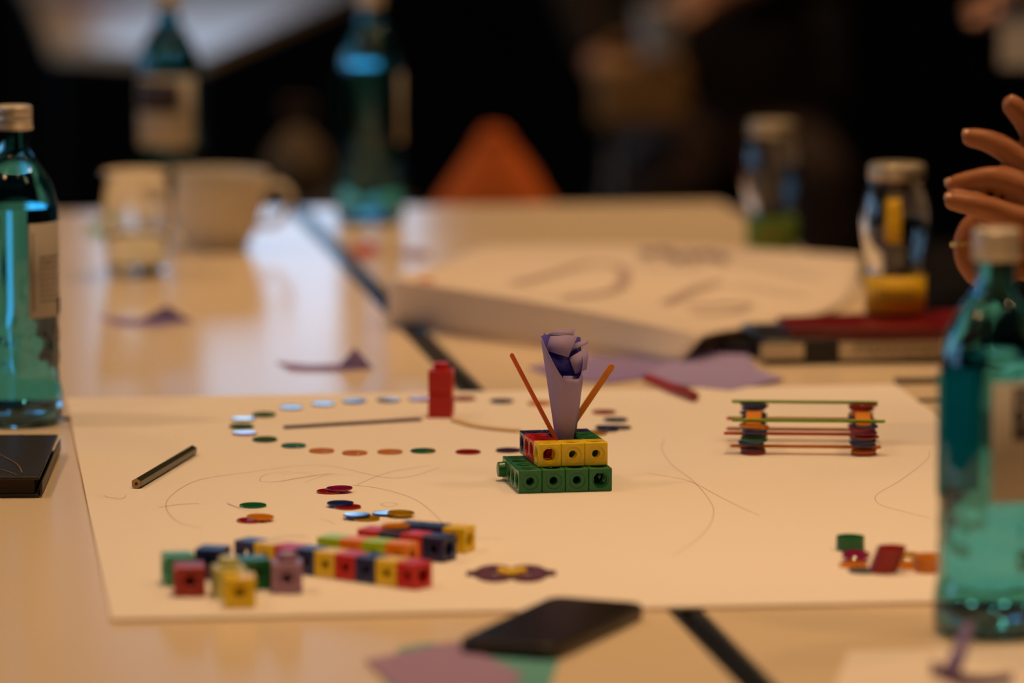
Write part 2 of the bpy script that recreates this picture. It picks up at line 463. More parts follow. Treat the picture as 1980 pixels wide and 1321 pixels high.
sd = cone_o.modifiers.new('s', 'SOLIDIFY'); sd.thickness = 0.0004; sd.offset = -1; sd.material_offset = 1
# overlapping flap edge on the front
fr = lambda px, py, k=1.0: fpt(px, py, -((17.3 + (850-py)*0.138)*mm)*k - 0.0004)
def petal(name, pts, m, back=None, th=0.0003):
    mb = MB(); k = len(pts)
    mb.add(pts, [tuple(range(k))] if k <= 4 else [(0, i, i+1) for i in range(1, k-1)])
    o = mb.build(name, m, fl, angle=10)
    if back: o.data.materials.append(back)
    s = o.modifiers.new('s', 'SOLIDIFY'); s.thickness = th; s.offset = 0
    if back: s.material_offset = 1
    return o
petal('flap', [fr(1089, 727, .97), fr(1128, 727, .35), fr(1113, 848, .3), fr(1089, 850, .97)], M_lilac)
R9 = 14*mm
petal('petal', [fpt(1054.4,677.7,-R9*1.5), fpt(1098.9,691,-R9*2.0), fpt(1116.9,649.1,-R9*.6), fpt(1064.4,649.7,-R9*.2)], M_lilac)
petal('petal', [fpt(1100.4,692,-R9*1.6), fpt(1112.6,723.8,-R9*2.4), fpt(1134.5,714.3,-R9*1.4), fpt(1140.2,668.7,-R9*.9)], M_lilac)
petal('petal', [fpt(1061.8,644.9,-R9*.2), fpt(1109,648.5,-R9*.3), fpt(1113.2,636.4,R9*.9), fpt(1075,640,R9*.8)], M_lilac)
petal('petal', [fpt(1104,679,-R9*.9), fpt(1137,664,-R9*.2), fpt(1136,656,R9*.6), fpt(1112,664,R9*.4)], M_lilac)
petal('petal', [fpt(1051.7,643.3,R9*.1), fpt(1050,660,-R9*.8), fpt(1054.5,678,-R9*1.0), fpt(1061,657,-R9*.1)], M_violet)
petal('petal', [fpt(1061,646,R9*.6), fpt(1058,690,R9*.6), fpt(1125,690,R9*.8), fpt(1122,652,R9*.8)], M_violet)
petal('petal', [fpt(1056,680,-R9*1.2), fpt(1072,712,-R9*1.5), fpt(1104,722,-R9*1.2), fpt(1098,690,-R9*.6)], M_violet)

# ------------------------------------------------------------------ craft sticks
def stick_mesh(name, L, wd, th, m):
    mb = MB(); pts = []
    N = 8; r = wd/2
    for i in range(N+1): a = -PI/2 + PI*i/N; pts.append((L/2 - r + r*math.cos(a), r*math.sin(a), 0))
    for i in range(N+1): a = PI/2 + PI*i/N; pts.append((-L/2 + r + r*math.cos(a), r*math.sin(a), 0))
    return mb.prism(pts, (0, 0, th)).mesh(name, m, 40)
STICK = {'orange': mat('stick_orange', (0.78, 0.26, 0.012), 0.6, noise=0.25, nscale=90), 'redorange': mat('stick_red_orange', (0.62, 0.10, 0.01), 0.6, noise=0.25, nscale=90),
         'purple': mat('stick_purple', (0.075, 0.03, 0.10), 0.6, noise=0.2, nscale=90), 'natural': mat('stick_natural', (0.72, 0.50, 0.24), 0.65, noise=0.2, nscale=90),
         'green': mat('stick_green', (0.25, 0.42, 0.015), 0.6, noise=0.2, nscale=90), 'red': mat('stick_red', (0.50, 0.03, 0.012), 0.6, noise=0.2, nscale=90)}
def stick3d(name, p0, p1, wd, th, m, face, parent=None):
    """flat round-ended stick from p0 to p1, its broad side facing the direction face"""
    p0, p1 = Vector(p0), Vector(p1); d = p1 - p0; L = d.length
    x = d.normalized(); z = Vector(face); z = (z - x*z.dot(x)).normalized(); y = z.cross(x)
    me = stick_mesh(name, L, wd, th, m)
    o = D.objects.new(name, me); COL.objects.link(o)
    M = Matrix((x, y, z)).transposed().to_4x4(); M.translation = (p0+p1)/2 - z*th/2
    o.matrix_world = M
    if parent is not None: o.parent = parent
    return o
foot = Vector((fc.x - 0.009, fc.y - 0.0085, ZR + 0.0025))
tipL = P(988, 684, FZ - 0.002)
o = stick3d('craft_stick', P(1077.5, 854, FZ - 0.0155), tipL, 0.0030, 0.0022, STICK['redorange'], (0.25, -1, 0.2))
tag(o, 'thin red-orange craft stick leaning left out of the cube ring', 'craft stick', 'craft sticks in the cube ring')
o = stick3d('craft_stick', P(1106, 822, FZ + 0.0105), P(1185, 705, FZ + 0.004), 0.0046, 0.0022, STICK['orange'], (0.35, -1, 0.25))
tag(o, 'orange craft stick leaning right behind the paper flower', 'craft stick', 'craft sticks in the cube ring')
a_, b_ = G(548, 829, PH), G(815, 813, PH)
tag(stick3d('craft_stick', a_ + Vector((0,0,.001)), b_ + Vector((0,0,.001)), 0.0065, 0.002, STICK['purple'], (0,0,1)), 'dark purple craft stick lying inside the oval of counters', 'craft stick')
# bowed natural stick
bow = thing('bent_craft_stick', 'pale natural wooden stick lying bent behind the red cubes', 'craft stick', G(940, 828, PH))
bl = bow.location
pts = spline([G(x, y, PH) - bl + Vector((0,0,.0011)) for x, y in ((878,815),(915,826),(955,832),(1003,836))], 8)
mb = MB(); vs = []; fs = []
for i, p in enumerate(pts):
    d = (pts[min(i+1,len(pts)-1)] - pts[max(i-1,0)]).normalized(); s = d.cross(Vector((0,0,1)))*0.0032
    for sg in (1,-1):
        for z in (-.001,.001): vs.append(p + s*sg + Vector((0,0,z)))
for i in range(len(pts)-1):
    q = 4*i
    fs += [(q,q+4,q+5,q+1), (q+2,q+3,q+7,q+6), (q+1,q+5,q+7,q+3), (q,q+2,q+6,q+4)]
fs += [(0,1,3,2), (len(vs)-4,len(vs)-2,len(vs)-1,len(vs)-3)]
mb.add(vs, fs).build('strip', STICK['natural'], bow)

# ------------------------------------------------------------------ counters
DR, DT = 0.0100, 0.0016
DCOL = {'green': ((0.012, 0.19, 0.06), .75), 'pale_green': ((0.10, 0.24, 0.12), .5), 'orange': ((1.0, 0.33, 0.008), .7), 'red': ((0.52, 0.012, 0.008), .6), 'blue': ((0.03, 0.05, 0.30), .55),
        'purple': ((0.09, 0.05, 0.14), .6), 'magenta': ((0.45, 0.01, 0.12), .5), 'yellow': ((0.75, 0.42, 0.004), .5), 'grey': ((0.22, 0.24, 0.30), .5), 'teal': ((0.01, 0.25, 0.22), .55),
        'cream': ((0.6, 0.55, 0.3), .4)}
prof = [(0.0001, 0), (DR*.93, 0), (DR*.985, DT*.12), (DR, DT*.35), (DR, DT*.65), (DR*.985, DT*.9), (DR*.95, DT), (0.0001, DT)]
_dm = {}
def disc_me(c):
    if c not in _dm:
        col, body = DCOL[c]
        _dm[c] = MB().lathe(prof, 36).mesh('counter', tint('counter_' + c, col, body), 12)
    return _dm[c]
def disc(px, py, c, label, h=PH, tilt=(0,0), group='counters of the oval'):
    p = G(px, py, h + DT/2)
    o = link('counter', disc_me(c), None, (p.x, p.y, T + h + 0.00005), (math.radians(tilt[0]), math.radians(tilt[1]), random.random()*0))
    lift = DR*abs(math.sin(math.radians(max(abs(tilt[0]), abs(tilt[1])))))
    o.location.z += lift
    return tag(o, label, 'counter', group)
oval = [
 (510,803,'pale_green','green counter at the top left bend of the oval, above the cream one'),
 (470,811,'cream','pale shining counter near the leftmost end of the oval'),
 (467,826,'pale_green','green counter tucked between two shining counters at the oval\'s left end'),
 (473,838,'magenta','magenta counter with white glare at the oval\'s left end'),
 (512,851,'pale_green','pale green counter at the lower left bend of the oval'),
 (568,862,'green','dark green counter left of the three orange ones in the oval'),
 (622,872,'orange','first orange counter after the dark green one in the oval\'s lower row'),
 (686,876,'orange','middle one of three orange counters in the oval\'s lower row'),
 (754,874,'orange','orange counter next to the green one in the oval\'s lower row'),
 (818,872,'green','green counter between the orange and the red one in the oval\'s lower row'),
 (905,874,'red','single red counter in the oval\'s lower row'),
 (983,871,'purple','dark purple counter half hidden by the cube ring'),
 (563,788,'blue','counter with bright white glare, first of the oval\'s upper row'),
 (625,781,'blue','counter with bright white glare, second of the oval\'s upper row'),
 (685,776,'blue','blue counter with a streak of glare in the oval\'s upper row'),
 (751,774,'purple','greyish purple counter in the oval\'s upper row'),
 (812,772,'red','pale red counter just left of the two red cubes'),
 (897,771,'red','pale red counter just right of the two red cubes'),
 (970,776,'blue','blue-violet counter left of the thin leaning stick'),
 (1043,780,'orange','pale orange counter left of the paper flower'),
 (1168,797,'red','red-orange counter right of the leaning orange stick'),
 (1190,812,'blue','blue counter below the red-orange one right of the flower'),
 (1197,827,'grey','grey-blue counter at the oval\'s rightmost end'),
 (1174,831,'blue','blue counter nearest the cube ring at the oval\'s right end'),
 (1150,838,'yellow','yellow counter half hidden behind the cube ring'),
]
for i, (x, y, c, l) in enumerate(oval):
    tl = (0, 0)
    if i in (0, 2, 4): tl = (2.5, 0)
    if i in (1, 3): tl = (-1.3, 0)
    o = disc(x, y, c, l, tilt=tl)
    if i in (23,): o.location.z += DT + 0.0001
front = [
 (489,977.5,'green',0,'single dark green counter lying in front of the oval', (0,0)),
 (484,1006.5,'red',0,'red counter under the orange one, left of the cube row', (0,0)),
 (503,1004,'orange',1,'orange counter resting on the red one, left of the cube row', (0.8,6)),
 (638,950.5,'red',0,'red counter under the magenta one', (0,0)),
 (656,948.5,'magenta',1,'magenta counter resting on a red one', (0,-5)),
 (672,980.5,'red',0,'red counter under the blue-violet one', (0,0)),
 (658,976.5,'blue',1,'blue-violet counter resting on a red one', (0,0)),
 (708,1003,'yellow',0,'yellow counter under the counter with white glare', (0,0)),
 (690,1000,'blue',1,'blue counter with white glare resting on a yellow one', (-1.5,0)),
 (746,993.5,'blue',0,'dark blue counter under the yellow one above the cube rows', (-1.0,0)),
 (775,996,'yellow',1,'yellow counter overlapping a dark blue one above the cube rows', (0,4)),
]
for (x, y, c, lv, l, tl) in front:
    o = disc(x, y + (lv*1.5), c, l, tilt=(0,0), group='counters in pairs on the pad')
    if lv:
        o.location.z = T + PH + DT + 0.0002 - (0 if tl[1] == 0 else 0)
        o.rotation_euler = (math.radians(tl[0]), math.radians(tl[1]*.35), 0)
        o.location.z += DR*abs(math.sin(math.radians(max(abs(tl[0]), abs(tl[1]*.35)))))
    elif tl[0]:
        o.rotation_euler[0] = math.radians(tl[0]); o.location.z += DR*abs(math.sin(math.radians(tl[0])))

# red double cube
rp = G(853, 809, PH); RA = 0.0196
rc = thing('cube_pair', 'two bright red linking cubes stacked at the edge of the oval', 'cube model', (rp.x, rp.y + RA/2, T+PH), math.radians(-6))
link('linking_cube', cube_me('scarlet', RA, 'hhphhk'), rc, (0, 0, RA/2))
link('linking_cube', cube_me('scarlet', RA, 'phphhk'), rc, (0, 0, RA*1.5+.0001))

# pencil
M_olive = mat('pencil_paint', (0.035, 0.032, 0.014), 0.3, 0.5)
M_wood = mat('pencil_wood', (0.50, 0.30, 0.12), 0.7)
M_lead = mat('pencil_lead', (0.02, 0.02, 0.02), 0.4)
p0, p1 = G(264, 945, PH), G(372, 880, PH); pr = 0.0042
pn = thing('pencil', 'short dark olive hexagonal pencil lying on the left side of the pad', 'pencil', (p0.x, p0.y, T+PH), math.atan2(p1.y-p0.y, p1.x-p0.x))
L = (p1-p0).length; L = min(L, 0.175)
hexp = lambda x, r: [(x, r*math.cos(PI/3*k + PI/6), r*math.sin(PI/3*k + PI/6) + pr*0.87) for k in range(6)]
MB().prism(hexp(0, pr), (L, 0, 0)).build('barrel', M_olive, pn, angle=20)
MB().prism(hexp(-0.0004, pr*.93), (0.0004, 0, 0)).build('wood_end', M_wood, pn)
MB().tube([(-0.0008, 0, pr*.87), (0, 0, pr*.87)], 0.0012, 12).build('lead', M_lead, pn)
MB().tube([(L, 0, pr*.87), (L+.004, 0, pr*.87)], [pr*.86, pr*.5], 12).build('cap_end', M_olive, pn)

# ------------------------------------------------------------------ cube rows in front
def chain(label, px, py, ang, cols, a=A, endkind='h', group=None):
    """px,py: front bottom corner where the row starts (left); ang: heading of the row in degrees from +x (negative = towards the camera)"""
    p = G(px, py, PH)
    t = thing('cube_row', label, 'cube model', (p.x, p.y, T+PH), math.radians(ang), group)
    for i, c in enumerate(cols):
        link('linking_cube', cube_me(c, a, 'h' + ('h' if i == len(cols)-1 else 'h') + 'rphp'), t, ((i+.5)*(a+.0001), a/2, a/2))
    return t
chain('long front row of nine navy, yellow and red linking cubes', 452, 1093, -37, ['navy','yellow','red','navy','yellow','red','navy','yellow','red'])
chain('row of four lime and orange linking cubes between the two other rows', 612, 1087, -27, ['lime','orange','lime','orange'])
chain('row of red and navy linking cubes behind the lime and orange row', 690, 1071, -31, ['red','navy','red','navy'])
chain('short row of navy and yellow linking cubes farthest right behind', 766, 1061, -24, ['navy','navy','yellow'])
B20 = 0.0205
def single(label, px, py, c, rz, kinds='hhrphp'):
    p = G(px, py, PH)
    o = link('linking_cube', cube_me(c, B20, kinds), None, (p.x, p.y + B20*.5, T+PH+B20/2 + (0.004 if 'knobdown' in label else 0)), (0, 0, math.radians(rz)))
    return tag(o, label, 'cube', 'loose linking cubes')
single('loose sea green cube at the left end of the loose cubes', 343, 1134, 'teal', 12)
single('loose dark red cube in front of the sea green one', 364, 1155, 'brick', 8)
single('loose navy cube behind the dark red one', 410, 1121, 'navy', -12)
single('loose pale yellow-green cube with a knob on top, behind the yellow one', 441, 1159, 'pale', 14, 'hhrphk')
single('loose yellow cube nearest the front of the loose cubes', 462, 1177, 'yellow', 4)
single('loose dark green cube between the pale and the mauve one', 487, 1142, 'green', 20)
single('loose mauve cube with a knob on top', 554, 1149, 'mauve', 2, 'hhrphk')
o = disc(775, 1017, 'orange', 'orange counter lying on the row of red and navy cubes', group='counters in pairs on the pad')
o.location.z = T + PH + A + 0.0002
q = G(765, 1020, PH + A); o.location.x, o.location.y = q.x, q.y

# purple linked shape
M_plum = mat('plum_foam', (0.10, 0.025, 0.075), 0.6)
lk = thing('link_shape', 'flat plum shape of two open rings with a yellow joining piece', 'plastic link', G(987, 1112, PH))
lb = lk.location; lk.scale = (1, 2.1, 1)
def flat(pts, th, name, m, parent, z=0.0):
    return MB().prism([(p[0], p[1], z) for p in pts], (0, 0, th)).build(name, m, parent)
def cring(cx, cy, r0, r1, a0, a1, z, th, name, m, parent, n=20):
    pts = [(cx + r1*math.cos(a0+(a1-a0)*i/n), cy + r1*math.sin(a0+(a1-a0)*i/n)) for i in range(n+1)]
    pts += [(cx + r0*math.cos(a1-(a1-a0)*i/n), cy + r0*math.sin(a1-(a1-a0)*i/n)) for i in range(n+1)]
    vs = [(x, y, z) for x, y in pts] + [(x, y, z+th) for x, y in pts]; k = len(pts); m2 = n+1
    fs = []
    for i in range(n): 
        a, b, c, d = i, i+1, k-2-i, k-1-i
        fs += [(a, d, c, b), (k+a, k+b, k+c, k+d)]
    for i in range(k): fs.append((i, (i+1)%k, k+(i+1)%k, k+i))
    return MB().add(vs, fs).build(name, m, parent)
cring(-0.0105, 0, 0.0034, 0.0138, math.radians(40), math.radians(320), 0, 0.002, 'ring', M_plum, lk)
cring(0.0115, 0, 0.0034, 0.0138, math.radians(-140), math.radians(140), 0, 0.002, 'ring', M_plum, lk)
flat([(-0.030,-0.002),(-0.022,-0.004),(-0.022,0.004),(-0.030,0.002)], 0.002, 'tail', M_plum, lk)
flat([(0.031,-0.002),(0.031,0.003),(0.0235,0.005),(0.0235,-0.003)], 0.002, 'tail', M_plum, lk)
flat([(-0.0085,-0.003),(0.0,-0.0075),(0.0105,-0.002),(0.0105,0.004),(0.0,0.001),(-0.0085,0.004)], 0.002, 'joining_piece', mat('yellow_foam', (0.80, 0.52, 0.01), 0.6), lk, 0.0021)

# ------------------------------------------------------------------ stick bridge
bp = G(1560, 878, PH)
br = thing('stick_bridge', 'little bridge of green, red and orange craft sticks on piles of counters', 'stick model', (bp.x, bp.y, T+PH))
def bl_(px, py): 
    p = G(px, py, PH); return Vector((p.x - bp.x, p.y - bp.y, 0))
FLc, FRc = bl_(1456, 877), bl_(1669, 879)
dep = Vector((0.004, 0.068, 0))
def pile(c, cols, z, jit=0.0012):
    for col in cols:
        link('counter', disc_me(col), br, (c.x + random.uniform(-jit, jit), c.y + random.uniform(-jit, jit), z)); z += DT + .00002
    return z
def brs(z, py0, c0, c1, m, over=(0.018, 0.014), wd=0.006):
    d = (c1-c0).normalized()
    p0 = c0 - d*over[0] + Vector((0,0,z+.001)); p1 = c1 + d*over[1] + Vector((0,0,z+.001))
    L = (p1-p0).length
    me = stick_mesh('craft_stick', L, wd, 0.0018, m)
    link('craft_stick', me, br, ((p0+p1)/2 - Vector((0,0,.0009))).to_tuple(), (0, 0, math.atan2(d.y, d.x)))
z1a = pile(FLc, ['red','red','purple'], 0); pile(FRc, ['red','orange','red'], 0)
brs(z1a, 0, FLc, FRc, STICK['orange'])
z2 = z1a + .0019
z2a = pile(FLc, ['blue','blue','teal','green','green'], z2, .0026); pile(FRc, ['blue','blue','blue','grey','red'], z2, .0026)
brs(z2a, 0, FLc, FRc, STICK['redorange'], (0.023, 0.010))
z3 = z2a + .0019
z3a = pile(FLc, ['blue','grey','orange','orange'], z3, .0026); pile(FRc, ['magenta','magenta','red','blue'], z3, .0026)
BLc, BRc = FLc + dep, FRc + dep
zb = pile(BLc, ['red','blue','purple','blue','teal'], 0); pile(BRc, ['red','red','blue','magenta','red'], 0)
brs(zb, 0, BLc, BRc, STICK['redorange'], (0.022, 0.006))
zb2a = pile(BLc, ['orange','blue','blue','blue'], zb + .0019, .002); pile(BRc, ['red','red','blue','blue'], zb + .0019, .002)
brs(zb2a, 0, BLc, BRc, STICK['red'], (0.022, 0.010))
zb3 = pile(BLc, ['blue','purple','blue'], zb2a + .0019, .002); pile(BRc, ['red','blue','orange'], zb2a + .0019, .002)
zx = max(z3a, zb3)
for c in (FLc, FRc):
    me = stick_mesh('cross_stick', dep.length + .02, 0.012, 0.0018, STICK['orange'])
    mid = c + dep*.5
    link('cross_stick', me, br, (mid.x, mid.y, zx + .0001), (0, 0, math.atan2(dep.y, dep.x)))
zx += .0021
brs(zx, 0, FLc, FRc, STICK['green'], (0.017, 0.017))
zb4 = pile(BLc, ['blue','purple','blue'], zx, .002); pile(BRc, ['red','red','red'], zx, .002)
brs(zb4, 0, BLc, BRc, STICK['green'], (0.018, 0.012))

# ------------------------------------------------------------------ counters piled at the right
def dstack(label, px, py, c, nn, lean=(0,0)):
    p = G(px, py, PH)
    t = thing('counter_stack', label, 'counter stack', (p.x, p.y + DR*.6, T+PH))
    for i in range(nn): link('counter', disc_me(c), t, (lean[0]*i, lean[1]*i, i*(DT+.00003)))
dstack('low stack of dark green counters beside the red stack', 1645, 1066, 'green', 6)
dstack('tall leaning stack of red counters left of the foreground bottle', 1708, 1110, 'red', 11, (0.0006, 0))
dstack('stack of orange counters half hidden by the foreground bottle', 1797, 1108, 'orange', 7)
for (x, y, c, lv, l) in [(1650,1093,'orange',0,'orange counter in front of the dark green stack'), (1655,1082,'magenta',1,'magenta counter lying on an orange one by the dark green stack'), (1668,1104,'grey',0,'grey-blue counter at the foot of the leaning red stack'),
                      (1757,1095,'orange',0,'orange counter right of the leaning red stack'), (1758,1085,'yellow',1,'yellow counter on the orange one right of the red stack')]:
    o = disc(x, y, c, l, group='loose counters at the right')
    if lv: o.location.z = T + PH + DT + .0015; o.rotation_euler = (0.12, 0, 0)

# ------------------------------------------------------------------ glass bottles
def mat_glass(name, col, rough=0.0, ior=1.5):
    m, nt, b = nodes_of(name)
    b.inputs['Base Color'].default_value = (*col, 1); b.inputs['Transmission Weight'].default_value = 1
    b.inputs['Roughness'].default_value = rough; b.inputs['IOR'].default_value = ior
    return m
M_aqua = mat_glass('aqua_glass', (0.30, 0.76, 0.90))
M_water = mat_glass('water', (0.93, 0.98, 0.98), 0, 1.33)
M_capm = mat('bottle_cap_metal', (0.74, 0.66, 0.55), 0.38, 0.5, metal=0.35)
def thin(name, col, f):
    """thin printed paper that lets some light through"""
    m, nt, b = nodes_of(name); b.inputs['Base Color'].default_value = (*col, 1); b.inputs['Roughness'].default_value = .6
    tl = nt.nodes.new('ShaderNodeBsdfTranslucent'); tl.inputs[0].default_value = (*col, 1)
    mx = nt.nodes.new('ShaderNodeMixShader'); mx.inputs[0].default_value = f
    nt.links.new(b.outputs[0], mx.inputs[1]); nt.links.new(tl.outputs[0], mx.inputs[2]); nt.links.new(mx.outputs[0], nt.nodes['Material Output'].inputs[0])
    return m
M_label = thin('label_paper', (0.60, 0.55, 0.48), .3)
M_labelback = thin('label_back_teal', (0.08, 0.60, 0.66), .75)
M_ink = mat('label_ink', (0.025, 0.02, 0.035), 0.5)
M_inksoft = mat('label_small_print', (0.30, 0.26, 0.22), 0.6)
M_white = mat('label_white', (0.7, 0.68, 0.66), 0.5)
def patch(r, a0, a1, z0, z1, n=16, m=1):
    """curved label patch; angles in degrees from the side facing the camera, positive to the right"""
    mb = MB(); vs = []; fs = []
    for j in range(m+1):
        for i in range(n+1):
            a = math.radians(-90 + a0 + (a1-a0)*i/n)
            vs.append((r*math.cos(a), r*math.sin(a), z0 + (z1-z0)*j/m))
    for j in range(m):
        for i in range(n): fs.append((j*(n+1)+i, j*(n+1)+i+1, (j+1)*(n+1)+i+1, (j+1)*(n+1)+i))
    return mb.add(vs, fs)
def stroke_on(r, pts, wd):
    q = spline([(x, 0, z) for x, z in pts], 8); mb = MB(); vs = []; fs = []
    for i, p in enumerate(q):
        d = (q[min(i+1,len(q)-1)] - q[max(i-1,0)]).normalized(); s = Vector((-d.z, 0, d.x))*wd/2
        for e in (p+s, p-s):
            a = -PI/2 + e.x/r; vs.append((r*math.cos(a), r*math.sin(a), e.z))
    for i in range(len(q)-1): fs.append((2*i, 2*i+1, 2*i+3, 2*i+2))
    return mb.add(vs, fs)
outer = [(0.0, 0.004), (0.026, 0.0015), (0.031, 0.0), (0.0348, 0.0012), (0.0370, 0.005), (0.0376, 0.010), (0.0376, 0.024), (0.0366, 0.030), (0.0350, 0.036)]
outer += [(0.0346 + 0.0004*i/9, 0.036 + 0.05*i/9) for i in range(1, 10)]
outer += [(0.0353, 0.090), (0.0355, 0.096), (0.0355, 0.170), (0.0350, 0.176), (0.0338, 0.184), (0.0318, 0.191), (0.0288, 0.199), (0.0250, 0.2065), (0.0205, 0.213), (0.0160, 0.2185), (0.0135, 0.223), (0.0124, 0.229), (0.0121, 0.240), (0.0123, 0.244), (0.0118, 0.252)]
inner = [(max(0.0, r - (0.0032 if z < 0.21 else 0.0026)), z + (0.0045 if z < 0.012 else 0.0)) for r, z in reversed(outer)]
inner[-1] = (0.0, 0.0095)
def relief(a, z):
    if 0.030 < z < 0.088:
        e = math.sin(PI*(z-0.030)/0.058)
        return 0.0011*e*math.sin(9*a + z*150)*math.sin(5*a - z*210 + 1)
    return 0
def densify(p):
    out = []
    for i in range(len(p)-1):
        (r0, z0), (r1, z1) = p[i], p[i+1]
        k = max(1, int(abs(z1-z0)/0.004)) if (0.03 < max(z0, z1) and min(z0, z1) < 0.09) else 1
        for j in range(k): out.append((r0+(r1-r0)*j/k, z0+(z1-z0)*j/k))
    return out + [p[-1]]
mb = MB(); mb.cap = False
ME_bottle = mb.lathe(densify(outer), 72, rmod=relief).lathe(inner, 72).mesh('glass_body', M_aqua, 60)
import bmesh
def clean(me):
    bm = bmesh.new(); bm.from_mesh(me); bmesh.ops.remove_doubles(bm, verts=bm.verts, dist=1e-6)
    for f in [f for f in bm.faces if f.calc_area() < 1e-14]: bm.faces.remove(f)
    bmesh.ops.holes_fill(bm, edges=[e for e in bm.edges if e.is_boundary], sides=0)
    bmesh.ops.recalc_face_normals(bm, faces=bm.faces); bm.to_mesh(me); bm.free()
    for p in me.polygons: p.use_smooth = True
    me.set_sharp_from_angle(angle=math.radians(60))
def bridge_rim(me): clean(me)
# join the two walls at the mouth
bm = bmesh.new(); bm.from_mesh(ME_bottle); bmesh.ops.remove_doubles(bm, verts=bm.verts, dist=1e-6)
be = [e for e in bm.edges if e.is_boundary]
bmesh.ops.bridge_loops(bm, edges=be); bmesh.ops.recalc_face_normals(bm, faces=bm.faces); bm.to_mesh(ME_bottle); bm.free()
for p in ME_bottle.polygons: p.use_smooth = True
ME_bottle.set_sharp_from_angle(angle=math.radians(60))
def water_mesh(level):
    pr = [(0.0, 0.0093)] + [(r - 0.0001 if False else r + 0.00015, z) for r, z in reversed(inner) if 0.0095 < z < level and r > 0]
    rl = pr[-1][0]
    pr += [(rl - 0.0002, level), (0.0, level)]
    mb = MB(); mb.lathe(pr, 64); me = mb.mesh('water', M_water, 60); clean(me); return me
def cap_mb():
    mb = MB()
    pr = [(0.0, 0.2605), (0.0132, 0.2605), (0.0144, 0.2600), (0.0150, 0.2588), (0.0150, 0.2535), (0.0147, 0.2530), (0.0147, 0.2522), (0.0151, 0.2517), (0.0151, 0.2465), (0.0147, 0.2460), (0.0147, 0.2448), (0.0155, 0.2442), (0.0156, 0.2415), (0.0150, 0.2408), (0.0126, 0.2408)]
    return mb.lathe([(r, z) for r, z in pr], 48, rmod=lambda a, z: 0.0002*(math.sin(48*a) > 0) if 0.2535 < z < 0.2595 else 0)
def bottle(label, px, py, lab_a, back_a, level=0.176, h=0, rz=0, box=None, small=False, script=None):
    p = G(px, py, h)
    t = thing('water_bottle', label, 'bottle', (p.x, p.y, T+h+.0002), rz, 'blue-green water bottles')
    link('glass_body', ME_bottle, t)
    link('water', water_mesh(level), t)
    mb = cap_mb(); c = mb.build('cap', M_capm, t, angle=50)
    r = 0.0359
    def lab(nm, r_, a0, a1, z0, z1, m, par, th=0.0002):
        o = patch(r_, a0, a1, z0, z1).build(nm, m, par); s = o.modifiers.new('s', 'SOLIDIFY'); s.thickness = th; s.offset = 0; return o
    if lab_a:
        l = lab('label', r, lab_a[0], lab_a[1], 0.090, 0.167, M_label, t)
        l.data.materials.append(M_labelback)
        if box:
            lab('logo_panel', r+.0004, box[0], box[1], box[2], box[3], M_ink, l)
        if script:
            for st, wd in script:
                stroke_on(r+.0009, st, wd).build('logo_stroke', M_white, l)
        if small:
            for k in range(9):
                lab('print_line', r+.0004, lab_a[0]+16, lab_a[1]-6-(k*7)%11, 0.1385-k*.0045, 0.1400-k*.0045, M_inksoft, l)
            lab('print_column', r+.0004, lab_a[0]+4, lab_a[0]+8, 0.096, 0.160, M_inksoft, l)
            lab('print_corner', r+.0004, lab_a[1]-12, lab_a[1], 0.0905, 0.104, M_ink, l)
    if back_a:
        lab('back_label', r, back_a[0], back_a[1], 0.090, 0.167, M_labelback, t)
    return t
g_script = lambda a0: [([(a0+.004,.158),(a0-.002,.157),(a0-.003,.150),(a0+.003,.149),(a0+.005,.157),(a0+.004,.145),(a0-.002,.140)], .0016), ([(a0+.011,.158),(a0+.009,.150),(a0+.006,.138)], .0018), ([(a0+.014,.152),(a0+.018,.156),(a0+.019,.148)], .0016)]
bottle('blue-green glass water bottle at the left edge, standing behind the black notebook', 34, 818, (23, 86), (-142, -96), level=0.178, small=True)
bottle('blue-green glass water bottle with a white label, behind the mug', 328, 436, (-62, 55), (110, 175), box=(-58, 26, 0.128, 0.163), level=0.1)
bottle('blue-green glass water bottle standing alone at the far end beside the table joint', 716, 430, (62, 150), (-150, -95), level=0.176)
bottle('large blurred blue-green water bottle in the right foreground', 1917, 1224, (-8, 108), (-178, -70), box=(14, 78, 0.130, 0.164), script=g_script(0.0170), level=0.180)
# white lettering marks on the dark panel of the bottle behind the mug
# ------------------------------------------------------------------ notebook at the left
M_leather = mat('black_leather', (0.020, 0.016, 0.013), 0.42, 0.5, bump=0.15, nscale=700)
M_dkpage = mat('dark_pages', (0.05, 0.03, 0.02), 0.8)
n1, n2, n3 = G(76, 922, 0.016), G(113, 838, 0.016), G(-330, 905, 0.016)
nx = n1 + (n3 - n1).normalized()*0.15
e1 = (n2 - n1); e1.z = 0; e2 = Vector((-e1.y, e1.x, 0)).normalized()*0.14
nb = thing('notebook', 'thick black leather notebook in front of the bottle at the left edge', 'notebook', (n1.x, n1.y, T))
e1 = e1.normalized()*min(e1.length, 0.21)
def nq(z0, z1, ins, name, m):
    i1 = e1.normalized()*ins; i2 = e2.normalized()*ins
    pts = [i1+i2, e1-i1+i2, e1-i1+e2-i2, i1+e2-i2]
    return MB().prism([(p.x, p.y, z0) for p in pts], (0,0,z1-z0)).build(name, m, nb)
bevel(nq(0.0002, 0.0028, 0, 'cover', M_leather), .001); bevel(nq(0.0132, 0.0160, 0, 'cover', M_leather), .001)
nq(0.0029, 0.0131, 0.004, 'page_block', M_dkpage)
sp_ = MB(); 
v0 = [Vector((0,0,0)), e1]; 
q0 = e2.normalized()*-0.0022
sp_.prism([(0,0,.0006), (e1.x,e1.y,.0006), (e1.x+q0.x,e1.y+q0.y,.0035), (q0.x,q0.y,.0035)], (0,0,.0098)); bevel(sp_.build('spine', M_leather, nb), .0012)
M_thread = mat('elastic_cord', (0.16, 0.09, 0.05), 0.6)
